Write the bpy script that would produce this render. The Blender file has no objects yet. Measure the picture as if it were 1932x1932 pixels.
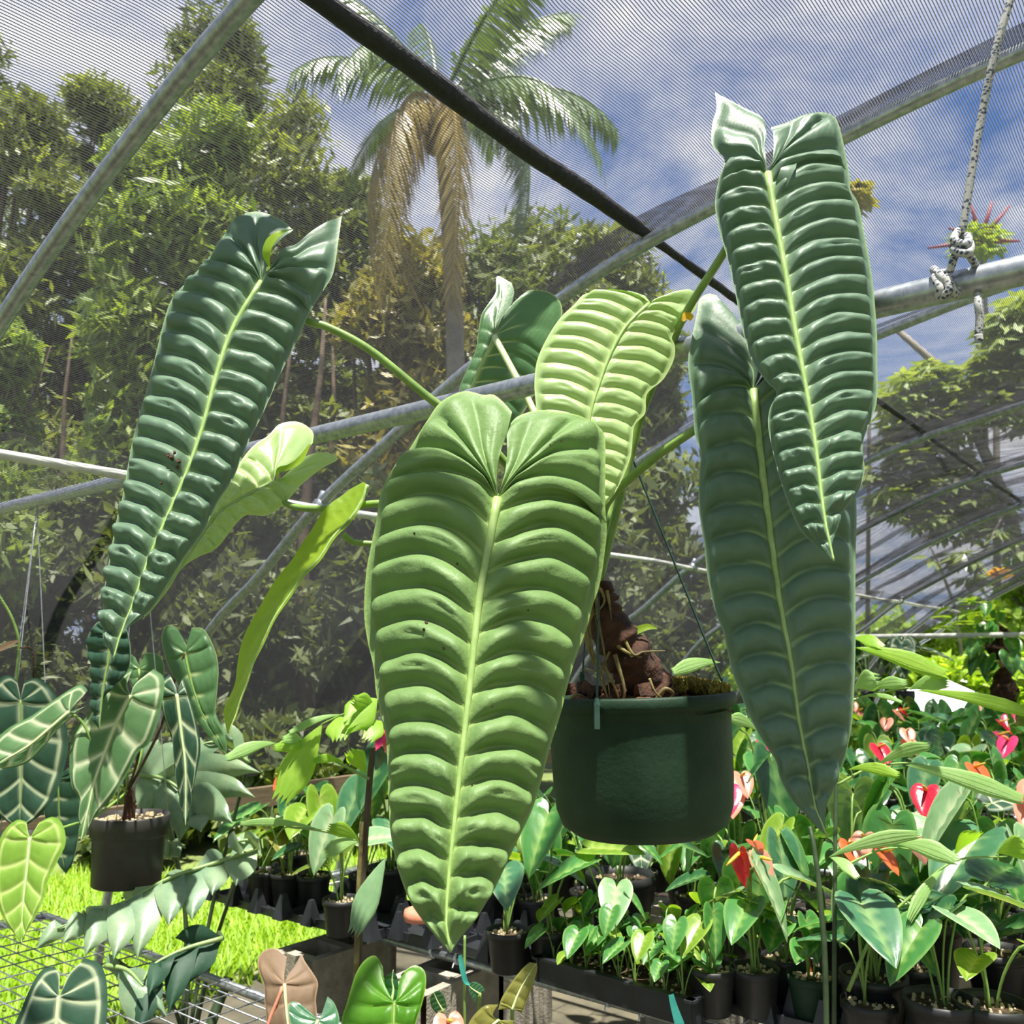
import bpy, math, random
import numpy as np
from mathutils import Vector, Matrix, noise
R = random.Random(7)
NP = np.random.default_rng(11)
scene = bpy.context.scene
COL = scene.collection
PI = math.pi
# ------------------------------------------------------------------ camera
F_PX, HORIZON, EYE = 1700.0, 1240.0, 1.55          # focal length in pixels of the 1932 frame
TH = math.atan((HORIZON - 966) / F_PX)
cam = bpy.data.cameras.new('camera')
cam_o = bpy.data.objects.new('camera', cam); COL.objects.link(cam_o)
cam.sensor_width = 36; cam.lens = 36 * F_PX / 1932
cam_o.location = (0, 0, EYE); cam_o.rotation_euler = (PI / 2 + TH, 0, 0)
cam.clip_start = .02; cam.clip_end = 400
cam.dof.use_dof = True; cam.dof.focus_distance = 1.4; cam.dof.aperture_fstop = 9.5
scene.camera = cam_o
# ------------------------------------------------------------------ exposure, sky, sun
vs = scene.view_settings
vs.view_transform = 'Standard'; vs.look = 'None'; vs.gamma = 1; vs.use_curve_mapping = False
vs.exposure = -0.03
scene.cycles.max_bounces = 7
scene.cycles.diffuse_bounces = 3
scene.cycles.transparent_max_bounces = 12
scene.cycles.sample_clamp_indirect = 6
SUN_DIR = Vector((.05, -.23, .96)).normalized()   # towards the sun
sun = bpy.data.lights.new('sun_offscreen', 'SUN'); sun.energy = 17.5; sun.angle = .022; sun.color = (1, .95, .86)
sun_o = bpy.data.objects.new('sun_offscreen', sun); COL.objects.link(sun_o)
sun_o.rotation_euler = SUN_DIR.to_track_quat('Z', 'Y').to_euler(); sun_o.location = (-4, -6, 14)
w = bpy.data.worlds.new('sky'); scene.world = w; w.use_nodes = True
nt = w.node_tree; nt.nodes.clear()
def N(t, k, **kw):
    n = t.nodes.new(k)
    for a, b in kw.items(): setattr(n, a, b)
    return n
def setin(n, **kw):
    for a, b in kw.items(): n.inputs[a.replace('_', ' ')].default_value = b
    return n
tc = N(nt, 'ShaderNodeTexCoord'); sep = N(nt, 'ShaderNodeSeparateXYZ')
nt.links.new(tc.outputs['Generated'], sep.inputs[0])
def math_node(t, op, a, b=None, clamp=False):
    n = N(t, 'ShaderNodeMath', operation=op, use_clamp=clamp)
    for i, v in enumerate((a, b)):
        if v is None: continue
        if isinstance(v, (int, float)): n.inputs[i].default_value = v
        else: t.links.new(v, n.inputs[i])
    return n.outputs[0]
def ramp(t, fac, stops):
    n = N(t, 'ShaderNodeValToRGB'); cr_ = n.color_ramp
    while len(cr_.elements) > 1: cr_.elements.remove(cr_.elements[-1])
    for i, (p, c) in enumerate(stops):
        e = cr_.elements[0] if i == 0 else cr_.elements.new(p)
        e.position = p; e.color = (*c, 1) if len(c) == 3 else c
    if fac is not None: t.links.new(fac, n.inputs[0])
    return n.outputs[0]
zc = math_node(nt, 'ADD', math_node(nt, 'MAXIMUM', sep.outputs['Z'], 0.0), .16)
cx = math_node(nt, 'DIVIDE', sep.outputs['X'], zc); cy = math_node(nt, 'DIVIDE', sep.outputs['Y'], zc)
cmb = N(nt, 'ShaderNodeCombineXYZ'); nt.links.new(cx, cmb.inputs[0]); nt.links.new(cy, cmb.inputs[1])
cmb.inputs[2].default_value = 4.1
n1 = setin(N(nt, 'ShaderNodeTexNoise'), Scale=2.0, Detail=9.0, Roughness=.62, Distortion=.5); nt.links.new(cmb.outputs[0], n1.inputs['Vector'])
cl = ramp(nt, n1.outputs['Fac'], [(.36, (0, 0, 0)), (.62, (1, 1, 1))])
blue = ramp(nt, sep.outputs['Z'], [(0, (.50, .68, .98)), (.25, (.19, .42, .95)), (.7, (.09, .26, .78))])
mx = N(nt, 'ShaderNodeMix', data_type='RGBA'); nt.links.new(cl, mx.inputs[0]); nt.links.new(blue, mx.inputs[6])
mx.inputs[7].default_value = (1.42, 1.43, 1.5, 1)
bg = N(nt, 'ShaderNodeBackground'); bg.inputs[1].default_value = .8; nt.links.new(mx.outputs[2], bg.inputs[0])
wo = N(nt, 'ShaderNodeOutputWorld'); nt.links.new(bg.outputs[0], wo.inputs[0])

# ------------------------------------------------------------------ places
AX = math.radians(38.5)
DU = Vector((math.sin(AX), math.cos(AX), 0)); DV = Vector((math.cos(AX), -math.sin(AX), 0))
def H(u, v, z):                       # house coordinates: along the tunnel, across it, up
    return DU * u + DV * v + Vector((0, 0, z))
def ray(px, py):
    X = (px - 966) / F_PX; Z = (966 - py) / F_PX
    return Vector((X, math.cos(TH) - Z * math.sin(TH), math.sin(TH) + Z * math.cos(TH)))
def W(px, py, y):                     # the point of the place at distance y ahead
    r = ray(px, py); return r * (y / r.y) + Vector((0, 0, EYE))
def G(px, py, z):                     # the point of the place at height z
    r = ray(px, py); return r * ((z - EYE) / r.z) + Vector((0, 0, EYE))
def U(px, py, u):                     # the point of the place in the cross plane u
    r = ray(px, py); return r * (u / (r.x * DU.x + r.y * DU.y)) + Vector((0, 0, EYE))
# ------------------------------------------------------------------ materials
def new_mat(name):
    m = bpy.data.materials.new(name); m.use_nodes = True
    t = m.node_tree; t.nodes.clear()
    return m, t, N(t, 'ShaderNodeOutputMaterial')
def rgb(h):
    if isinstance(h, str):
        c = [int(h[i:i + 2], 16) / 255 for i in (0, 2, 4)]
        return tuple(x / 12.92 if x < .04045 else ((x + .055) / 1.055) ** 2.4 for x in c)
    return h
def plain(name, c1, c2=None, rough=.6, scale=30, bump=0, bscale=80, metal=0, spec=.5, detail=4, stretch=None):
    m, t, out = new_mat(name)
    b = N(t, 'ShaderNodeBsdfPrincipled')
    setin(b, Roughness=rough, Metallic=metal); b.inputs['Specular IOR Level'].default_value = spec
    co = N(t, 'ShaderNodeTexCoord').outputs['Object']
    if stretch:
        mp = N(t, 'ShaderNodeMapping'); mp.inputs['Scale'].default_value = stretch
        t.links.new(co, mp.inputs[0]); co = mp.outputs[0]
    n = setin(N(t, 'ShaderNodeTexNoise'), Scale=scale, Detail=detail, Roughness=.6); t.links.new(co, n.inputs['Vector'])
    t.links.new(ramp(t, n.outputs['Fac'], [(.35, rgb(c1)), (.65, rgb(c2 or c1))]), b.inputs['Base Color'])
    if bump:
        n2 = setin(N(t, 'ShaderNodeTexNoise'), Scale=bscale, Detail=4.0); t.links.new(co, n2.inputs['Vector'])
        bp = setin(N(t, 'ShaderNodeBump'), Strength=bump, Distance=.01)
        t.links.new(n2.outputs['Fac'], bp.inputs['Height']); t.links.new(bp.outputs[0], b.inputs['Normal'])
    t.links.new(b.outputs[0], out.inputs[0])
    return m
def leaf_mat(name, c1, c2, vein, rough=.42, trans=.3, tcol=None, spec=.5, scale=9, island=False, bump=.12):
    m, t, out = new_mat(name)
    co = N(t, 'ShaderNodeTexCoord').outputs['Object']
    n = setin(N(t, 'ShaderNodeTexNoise'), Scale=scale, Detail=5.0, Roughness=.65); t.links.new(co, n.inputs['Vector'])
    fac = n.outputs['Fac']
    if island:
        ge = N(t, 'ShaderNodeNewGeometry'); fac = ge.outputs['Random Per Island']
    base = ramp(t, fac, [(.3 if not island else 0, rgb(c1)), (.7 if not island else 1, rgb(c2))])
    if vein:
        at = N(t, 'ShaderNodeAttribute', attribute_name='vein')
        mm = N(t, 'ShaderNodeMix', data_type='RGBA'); t.links.new(at.outputs['Fac'], mm.inputs[0])
        t.links.new(base, mm.inputs[6]); mm.inputs[7].default_value = (*rgb(vein), 1); base = mm.outputs[2]
    b = setin(N(t, 'ShaderNodeBsdfPrincipled'), Roughness=rough); b.inputs['Specular IOR Level'].default_value = spec
    t.links.new(base, b.inputs['Base Color'])
    if bump:
        n2 = setin(N(t, 'ShaderNodeTexNoise'), Scale=scale * 14, Detail=3.0); t.links.new(co, n2.inputs['Vector'])
        bp = setin(N(t, 'ShaderNodeBump'), Strength=bump, Distance=.004)
        t.links.new(n2.outputs['Fac'], bp.inputs['Height']); t.links.new(bp.outputs[0], b.inputs['Normal'])
    tr = N(t, 'ShaderNodeBsdfTranslucent')
    hs = N(t, 'ShaderNodeMix', data_type='RGBA', blend_type='MULTIPLY'); hs.inputs[0].default_value = 1
    t.links.new(base, hs.inputs[6]); hs.inputs[7].default_value = (*(tcol or (1.7, 1.7, .45)), 1)
    t.links.new(hs.outputs[2], tr.inputs[0])
    ms = N(t, 'ShaderNodeMixShader'); ms.inputs[0].default_value = trans
    t.links.new(b.outputs[0], ms.inputs[1]); t.links.new(tr.outputs[0], ms.inputs[2]); t.links.new(ms.outputs[0], out.inputs[0])
    return m
M = {}
M['leaf_main'] = leaf_mat('leaf_main', '64824c', '749256', '9fb868', rough=.52, trans=.07, spec=.3, bump=.3)
M['leaf_dark'] = leaf_mat('leaf_dark', '536e58', '627d63', '9ab47a', rough=.46, trans=.05, spec=.42)
M['leaf_pale'] = leaf_mat('leaf_pale', 'a3c080', 'b4cf8e', 'd6e2a0', rough=.36, trans=.28, spec=.5)
M['leaf_lime'] = leaf_mat('leaf_lime', '86a52c', '9cba38', 'b8cc4c', rough=.4, trans=.5, tcol=(1.7, 1.8, .3))
M['leaf_under'] = leaf_mat('leaf_under', '4c7048', '58804f', 'c9d59a', rough=.4, trans=.22)
M['leaf_velvet'] = leaf_mat('leaf_velvet', '4d7348', '64895a', 'dde5c0', rough=.6, trans=.18, spec=.25)
M['leaf_velvet_dark'] = leaf_mat('leaf_velvet_dark', '23402f', '31543f', 'c3cfa8', rough=.55, trans=.1, spec=.3)
M['leaf_velvet_lime'] = leaf_mat('leaf_velvet_lime', '7ba63c', '96bd52', 'dcE89a'.lower(), rough=.55, trans=.35, spec=.3)
M['midrib'] = plain('midrib', '8fae62', 'a6c078', rough=.4, scale=40)
M['midrib_dark'] = plain('midrib_dark', '7d9a5c', '8fab68', rough=.45, scale=40)
M['petiole'] = plain('petiole', '6f8f45', '86a653', rough=.4, scale=30)
M['petiole_pale'] = plain('petiole_pale', 'b8cc90', 'cbd9a2', rough=.4, scale=30)
M['small_green'] = leaf_mat('small_green', '3c7438', '4b8640', '84a85c', rough=.24, trans=.2, spec=.6, scale=20, bump=.05)
M['small_blue'] = leaf_mat('small_blue', '38684a', '477a54', '82a26c', rough=.28, trans=.16, spec=.6, scale=20, bump=.05)
M['small_deep'] = leaf_mat('small_deep', '234f2b', '306236', '668c50', rough=.22, trans=.18, spec=.6, scale=20, bump=.05)
M['small_lime'] = leaf_mat('small_lime', '6f962c', '88ac3c', 'b0c666', rough=.3, trans=.4, spec=.5, scale=20, bump=.05)
M['small_pale'] = leaf_mat('small_pale', '749a6e', '8aae80', 'bccaa0', rough=.32, trans=.22, spec=.5, scale=20, bump=.05)
M['spathe_red'] = leaf_mat('spathe_red', 'd0182c', 'e2304a', None, rough=.2, trans=.25, tcol=(1.4, .5, .5), spec=.7)
M['spathe_pink'] = leaf_mat('spathe_pink', 'd6275e', 'e84a7c', None, rough=.25, trans=.3, tcol=(1.4, .6, .8))
M['spathe_coral'] = leaf_mat('spathe_coral', 'e88a70', 'f0a890', None, rough=.3, trans=.3, tcol=(1.3, .9, .7))
M['spathe_orange'] = leaf_mat('spathe_orange', 'e4562c', 'ee7a48', None, rough=.25, trans=.3, tcol=(1.3, .7, .5))
M['spathe_cream'] = leaf_mat('spathe_cream', 'dfe3b8', 'eef0d0', None, rough=.35, trans=.35, tcol=(1.1, 1.1, .8))
M['spadix'] = plain('spadix', 'd9a830', 'e6c24a', rough=.5, scale=200, bump=.3, bscale=400)
M['palm_leaf'] = leaf_mat('palm_leaf', '8cb83a', 'a4ca50', None, rough=.4, trans=.45, tcol=(1.5, 1.6, .35), scale=14)
M['palm_leaf_pale'] = leaf_mat('palm_leaf_pale', '93bd6c', 'a8cc84', None, rough=.4, trans=.35, tcol=(1.4, 1.5, .5), scale=14)
M['monstera'] = leaf_mat('monstera', '64866a', '93a882', 'd9dca6', rough=.33, trans=.16, scale=8)
M['leaf_bright'] = leaf_mat('leaf_bright', '4a8420', '629a2c', '9cc058', rough=.36, trans=.45, spec=.4)
M['brown_leaf'] = leaf_mat('brown_leaf', '7a6650', '927a60', 'c4a184', rough=.6, trans=.3, tcol=(1.2, 1.0, .7))
M['olive_leaf'] = leaf_mat('olive_leaf', '7d7d3c', '93914a', 'b5b56a', rough=.35, trans=.3)
M['pot_black'] = plain('pot_black', '1d1e1f', '2a2b2c', rough=.45, scale=14)
M['pot_grey'] = plain('pot_grey', '2c2a28', '3a3734', rough=.5, scale=14)
M['pot_green'] = plain('pot_green', '16301f', '2b4232', rough=.55, spec=.25, scale=6, bump=.1, bscale=120, detail=8)
M['tray'] = plain('tray', '1f2124', '2f3237', rough=.42, scale=12)
M['tray_light'] = plain('tray_light', '8d939c', 'a3a8af', rough=.4, scale=12)
M['soil'] = plain('soil', '2b2118', '5a4632', rough=.95, scale=60, bump=1, bscale=120)
M['gravel'] = plain('gravel', 'b5a682', 'd6cba6', rough=.9, scale=30)
M['moss'] = plain('moss', '6f6a1f', '9a8a2c', rough=.95, scale=50, bump=1, bscale=200)
M['peat'] = plain('peat', '5b3a24', '7d5738', rough=.95, scale=40, bump=1, bscale=140)
M['bark'] = plain('bark', '241611', '553828', rough=.9, scale=26, bump=1, bscale=50)
M['root'] = plain('root', '5c5330', '8f8350', rough=.7, scale=40)
M['galv'] = plain('galv', '8d949a', 'b5bbc0', rough=.38, metal=.75, scale=60, stretch=(1, 1, 1))
M['galv_old'] = plain('galv_old', '8f9088', 'b8b8b0', rough=.5, metal=.5, scale=40)
M['pipe_white'] = plain('pipe_white', 'b9bcb4', 'd2d4cc', rough=.5, scale=30)
M['wire_green'] = plain('wire_green', '2b4a44', '39584f', rough=.4, scale=30)
M['wire'] = plain('wire', '9aa0a4', 'c2c6c8', rough=.35, metal=.7, scale=60)
M['tie_white'] = plain('tie_white', 'd8dce4', 'eef0f4', rough=.5, scale=30)
M['tape'] = plain('tape', '2f8f84', '45a89a', rough=.45, scale=30)
M['hem'] = plain('hem', '0f0f11', '1c1c1e', rough=.7, scale=40, bump=.6, bscale=60)
M['concrete'] = plain('concrete', '9a9384', 'b6af9f', rough=.95, scale=24, bump=.4, bscale=140)
M['slab'] = plain('slab', '4c4a3c', '77705c', rough=.9, scale=3, bump=.4, bscale=40, detail=8)
M['dirt'] = plain('dirt', '262019', '443a2e', rough=.95, scale=5, bump=.5, bscale=30, detail=8)
M['wood'] = plain('wood', '6f6148', '8a7a5c', rough=.8, scale=8, stretch=(1, 12, 12))
M['trunk'] = plain('trunk', '3a3026', '6a5a48', rough=.95, scale=5, bump=.6, bscale=14)
M['stem_dark'] = plain('stem_dark', '2f4028', '46583a', rough=.5, scale=20)
M['trunk_pale'] = plain('trunk_pale', '76706a', '968e84', rough=.9, scale=5, bump=.4, bscale=14)
M['tag'] = plain('tag', 'b8542c', 'c96a3c', rough=.6)
M['terracotta'] = plain('terracotta', 'd08268', 'e0987c', rough=.7)
M['tree_a'] = leaf_mat('tree_a', '57643a', '8c9658', None, rough=.5, trans=.3, island=True, bump=0)
M['tree_b'] = leaf_mat('tree_b', '4c5c38', '7b874e', None, rough=.5, trans=.3, island=True, bump=0)
M['tree_y'] = leaf_mat('tree_y', '70703e', 'a09654', None, rough=.5, trans=.3, island=True, bump=0)
M['tree_bright'] = leaf_mat('tree_bright', '5c7438', '94a656', None, rough=.45, trans=.35, island=True, bump=0)
M['vine'] = leaf_mat('vine', '76962c', 'a6be4c', None, rough=.4, trans=.4, island=True, bump=0)
M['schefflera'] = leaf_mat('schefflera', '64784a', '9aa868', None, rough=.35, trans=.3, island=True, bump=0)
M['palm_frond'] = leaf_mat('palm_frond', '46603a', '6c8450', None, rough=.4, trans=.3, island=True, bump=0)
M['palm_yellow'] = leaf_mat('palm_yellow', '7d7034', '9c8a48', None, rough=.5, trans=.35, tcol=(1.4, 1.2, .5), island=True, bump=0)
M['grass'] = leaf_mat('grass', '6f9426', '9cba40', None, rough=.5, trans=.4, tcol=(1.4, 1.4, .4), island=True, bump=0)
M['lawn'] = plain('lawn', '4c5a2a', '647238', rough=.95, scale=6)
M['red_spike'] = plain('red_spike', '7a2c34', '94404a', rough=.6)
M['yellow_leaf'] = leaf_mat('yellow_leaf', 'd8a41c', 'e8bc34', None, rough=.4, trans=.4)
# braided rope: white with blue flecks
m, t, out = new_mat('rope')
co = N(t, 'ShaderNodeTexCoord').outputs['UV']
ck = setin(N(t, 'ShaderNodeTexVoronoi'), Scale=1.0); t.links.new(co, ck.inputs['Vector'])
b = setin(N(t, 'ShaderNodeBsdfPrincipled'), Roughness=.8)
t.links.new(ramp(t, ck.outputs['Distance'], [(.3, rgb('39435c')), (.5, rgb('b4b4b0'))]), b.inputs['Base Color'])
t.links.new(b.outputs[0], out.inputs[0]); M['rope'] = m
# woven shade net: dark threads along the tunnel, open gaps between them
def net_mat(name, pitch, cover, cross, c):
    m, t, out = new_mat(name)
    uv = N(t, 'ShaderNodeUVMap'); uv.uv_map = 'UVMap'
    s = N(t, 'ShaderNodeSeparateXYZ'); t.links.new(uv.outputs[0], s.inputs[0])
    fr = math_node(t, 'FRACT', math_node(t, 'DIVIDE', s.outputs['Y'], pitch))
    st = math_node(t, 'LESS_THAN', fr, cover)
    fx = math_node(t, 'LESS_THAN', math_node(t, 'FRACT', math_node(t, 'DIVIDE', s.outputs['X'], pitch * .45)), cross)
    fac = math_node(t, 'MAXIMUM', st, fx)
    d0 = N(t, 'ShaderNodeBsdfDiffuse'); d0.inputs[0].default_value = (*rgb(c), 1)
    d1 = N(t, 'ShaderNodeBsdfTranslucent'); d1.inputs[0].default_value = (*rgb(c), 1)      # thin plastic tape glows a little in the sun
    d = N(t, 'ShaderNodeMixShader'); d.inputs[0].default_value = .5; t.links.new(d0.outputs[0], d.inputs[1]); t.links.new(d1.outputs[0], d.inputs[2])
    tr = N(t, 'ShaderNodeBsdfTransparent'); ms = N(t, 'ShaderNodeMixShader')
    t.links.new(fac, ms.inputs[0]); t.links.new(tr.outputs[0], ms.inputs[1]); t.links.new(d.outputs[0], ms.inputs[2])
    t.links.new(ms.outputs[0], out.inputs[0]); return m
M['net'] = net_mat('net', .0062, .34, .12, '3c3c3f')
M['net_dense'] = net_mat('net_dense', .006, .46, .20, '3c3c3f')
M['net_panel'] = net_mat('net_panel', .006, .28, .12, '3c3c3f')
M['net_fold'] = net_mat('net_fold', .003, .56, .35, '3c3c3f')
# ------------------------------------------------------------------ mesh helpers
class MB:
    def __init__(s): s.v = []; s.f = []; s.mi = []; s.uv = {}
    def add(s, v, f, mi=0):
        o = len(s.v); s.v += [tuple(p) for p in v]; s.f += [tuple(i + o for i in q) for q in f]; s.mi += [mi] * len(f)
    def box(s, c, d, rz=0, mi=0):
        cx, cy, cz = c; x, y, z = [k / 2 for k in d]; ca, sa = math.cos(rz), math.sin(rz)
        v = [(cx + a * x * ca - b_ * y * sa, cy + a * x * sa + b_ * y * ca, cz + e * z) for e in (-1, 1) for a, b_ in ((-1, -1), (1, -1), (1, 1), (-1, 1))]
        s.add(v, [(0, 3, 2, 1), (4, 5, 6, 7), (0, 1, 5, 4), (1, 2, 6, 5), (2, 3, 7, 6), (3, 0, 4, 7)], mi)
    def frustum(s, c, d0, d1, h, mi=0):
        cx, cy, cz = c
        v = [(cx + a * d * .5, cy + b_ * d * .5, cz + z) for d, z in ((d0, 0), (d1, h)) for a, b_ in ((-1, -1), (1, -1), (1, 1), (-1, 1))]
        s.add(v, [(0, 3, 2, 1), (4, 5, 6, 7), (0, 1, 5, 4), (1, 2, 6, 5), (2, 3, 7, 6), (3, 0, 4, 7)], mi)
    def tube(s, pts, rad, n=8, mi=0, cap=True, ell=None):
        pts = [Vector(p) for p in pts]; k = len(pts)
        if not isinstance(rad, (list, tuple)): rad = [rad] * k
        o = len(s.v); up = None
        for i, p in enumerate(pts):
            tg = (pts[min(i + 1, k - 1)] - pts[max(i - 1, 0)])
            if tg.length < 1e-9: tg = Vector((0, 0, 1))
            tg.normalize()
            if up is None: up = Vector((0, 0, 1)) if abs(tg.z) < .9 else Vector((1, 0, 0))
            a = tg.cross(up)
            if a.length < 1e-6: a = tg.orthogonal()
            a.normalize(); b_ = a.cross(tg).normalized(); up = b_
            for j in range(n):
                q = 2 * PI * j / n
                s.v.append(tuple(p + (a * math.cos(q) * (ell or 1) + b_ * math.sin(q)) * rad[i]))
        for i in range(k - 1):
            for j in range(n):
                s.f.append((o + i * n + j, o + i * n + (j + 1) % n, o + (i + 1) * n + (j + 1) % n, o + (i + 1) * n + j)); s.mi.append(mi)
        if cap:
            s.f.append(tuple(o + j for j in range(n))[::-1]); s.f.append(tuple(o + (k - 1) * n + j for j in range(n))); s.mi += [mi, mi]
    def lathe(s, prof, n=32, c=(0, 0, 0), mi=0, close=False):
        o = len(s.v)
        for r, z in prof:
            for j in range(n):
                q = 2 * PI * j / n; s.v.append((c[0] + r * math.cos(q), c[1] + r * math.sin(q), c[2] + z))
        for i in range(len(prof) - 1):
            for j in range(n):
                s.f.append((o + i * n + j, o + i * n + (j + 1) % n, o + (i + 1) * n + (j + 1) % n, o + (i + 1) * n + j)); s.mi.append(mi)
        if close:
            s.f.append(tuple(o + j for j in range(n))[::-1]); s.mi.append(mi)
    def mesh(s, name, mats, smooth=True):
        me = bpy.data.meshes.new(name); me.from_pydata(s.v, [], s.f)
        for m_ in (mats if isinstance(mats, (list, tuple)) else [mats]): me.materials.append(M[m_] if isinstance(m_, str) else m_)
        me.polygons.foreach_set('material_index', s.mi)
        me.polygons.foreach_set('use_smooth', [smooth] * len(s.f)); me.update()
        return me
    def build(s, name, mats, parent=None, smooth=True):
        return obj(name, s.mesh(name, mats, smooth), parent)
def obj(name, me, parent=None, mat=None):
    o = bpy.data.objects.new(name, me); COL.objects.link(o)
    if parent is not None: o.parent = parent
    if mat: me.materials.clear(); me.materials.append(M[mat])
    return o
def tag(o, label=None, cat=None, group=None, kind=None):
    if label: o['label'] = label
    if cat: o['category'] = cat
    if group: o['group'] = group
    if kind: o['kind'] = kind
    return o
def empty(name, loc, rz=0, label=None, cat=None, group=None):
    o = bpy.data.objects.new(name, None); COL.objects.link(o); o.location = loc; o.rotation_euler.z = rz
    o.empty_display_size = .05
    return tag(o, label, cat, group)
def local(o, p):                      # world point in the frame of an unrotated, unscaled Empty
    return Vector(p) - o.location
def grid_mesh(name, P, mat, uv=None, smooth=True):
    r, c = P.shape[:2]
    me = bpy.data.meshes.new(name)
    idx = np.arange(r * c).reshape(r, c)
    f = np.stack([idx[:-1, :-1], idx[:-1, 1:], idx[1:, 1:], idx[1:, :-1]], -1).reshape(-1, 4)
    me.from_pydata(P.reshape(-1, 3).tolist(), [], f.tolist())
    if uv is not None:
        l = me.uv_layers.new(name='UVMap'); l.data.foreach_set('uv', uv.reshape(-1, 2)[f.reshape(-1)].astype(np.float32).ravel())
    me.materials.append(M[mat]); me.polygons.foreach_set('use_smooth', [smooth] * len(f)); me.update()
    return me
def cards(name, C, A, B, mat, extra=None):
    """many small pointed leaves as one mesh: centre C, half length A, half width B (n x 3 arrays)"""
    n = len(C)
    V = np.stack([C - A, C - A * .1 + B, C + A, C - A * .1 - B], 1).reshape(-1, 3)
    f = np.arange(n * 4).reshape(n, 4)
    me = bpy.data.meshes.new(name)
    me.vertices.add(n * 4); me.vertices.foreach_set('co', V.astype(np.float32).ravel())
    me.loops.add(n * 4); me.loops.foreach_set('vertex_index', f.ravel().astype(np.int32))
    me.polygons.add(n); me.polygons.foreach_set('loop_start', (np.arange(n) * 4).astype(np.int32))
    me.materials.append(M[mat]); me.update(calc_edges=True); me.validate()
    return me
def unit(a): return a / (np.linalg.norm(a, axis=-1, keepdims=True) + 1e-9)
# ------------------------------------------------------------------ ground and tunnel
PROF = [(-3.85, 0), (-3.78, .6), (-3.6, 1.08), (-3.2, 1.62), (-2.84, 1.87), (-2.52, 2.1), (-2.16, 2.29), (-1.84, 2.45), (-1.44, 2.61),
        (-1.17, 2.69), (-.95, 2.735), (-.62, 2.80), (-.3, 2.845), (0, 2.86)]
PROF = PROF + [(-a, b) for a, b in PROF[-2::-1]]
def cr(pts, n=8):
    P = np.array(pts, float)
    if len(P) < 3:
        return np.array([P[0] + (P[-1] - P[0]) * k / n for k in range(n + 1)])
    Q = np.vstack([2 * P[0] - P[1], P, 2 * P[-1] - P[-2]]); out = []
    for i in range(1, len(Q) - 2):
        for k in range(n):
            s = k / n
            out.append(.5 * (2 * Q[i] + (Q[i + 1] - Q[i - 1]) * s + (2 * Q[i - 1] - 5 * Q[i] + 4 * Q[i + 1] - Q[i + 2]) * s * s + (-Q[i - 1] + 3 * Q[i] - 3 * Q[i + 1] + Q[i + 2]) * s ** 3))
    out.append(P[-1]); return np.array(out)
PS = cr(PROF, 6); PC = np.concatenate([[0], np.cumsum(np.linalg.norm(np.diff(PS, axis=0), axis=1))])
def prof_at(s): return np.interp(s, PC, PS[:, 0]), np.interp(s, PC, PS[:, 1])
def s_of_v(v): return float(np.interp(v, PS[:, 0], PC))
UEND = 12.0
fb = MB(); fb.box((4, 8, -.05), (90, 110, .1)); tag(fb.build('floor', 'lawn'), kind='structure', label='grassy ground under and around the shade house')
RIBS = [.8, 2.05, 3.32, 4.88, 6.2, 7.6, 9.2, 10.8, 11.95]
def net(name, u0, u1, s0, s1, nu, ns, mat, lift=0, sag=.05, label=None, parent=None, ragged=0, wr=.012, taper=False):
    P = np.zeros((nu, ns, 3)); uv = np.zeros((nu, ns, 2))
    for i in range(nu):
        u = u0 + (u1 - u0) * i / (nu - 1)
        lo = max([r for r in RIBS if r <= u], default=RIBS[0] - 1.3); hi = min([r for r in RIBS if r > u], default=u1 + .3)
        q = math.sin(PI * min(max((u - lo) / (hi - lo), 0), 1)) ** 2
        for j in range(ns):
            s = s0 + (s1 - s0) * j / (ns - 1); v, z = prof_at(s)
            wn = noise.noise(Vector((u * 2.2 + s * .8, s * .7, 3))) * wr * 2 + noise.noise(Vector((u * 9 - s * 1.5, s * 1.1, 7))) * wr
            k = lift - sag * q + wn
            ut = u if not taper else (u0 + u1) / 2 + (u - (u0 + u1) / 2) * (.12 + .88 * math.sin(PI * j / (ns - 1)) ** .6)
            uu = ut + (ragged * noise.noise(Vector((s * 2.1, 1, 1))) if i == nu - 1 else 0)
            P[i, j] = H(uu, v * (1 + k / 6), z + k); uv[i, j] = (u, s)
    o = obj(name, grid_mesh(name, P, mat, uv), parent)
    return tag(o, label, kind='structure') if parent is None else o
sH = s_of_v(-3.66); sP = s_of_v(-2.52); sE = PC[-1] - sH
ceil = net('ceiling', -4.5, UEND, sP, PC[-1] - sP, 210, 70, 'net', lift=.065, sag=.03, label='fine black shade net stretched over the steel hoops')
wl = net('wall_left', -4.5, UEND - .2, sH, sP, 210, 22, 'net_dense', lift=.065, sag=.02, wr=.02, ragged=.6, label='dense shade net side wall hanging below the purlin')
wr_ = net('wall_right', -4.5, UEND - .2, PC[-1] - sP, sE, 60, 12, 'net_dense', lift=.03, label='dense shade net side wall')
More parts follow.
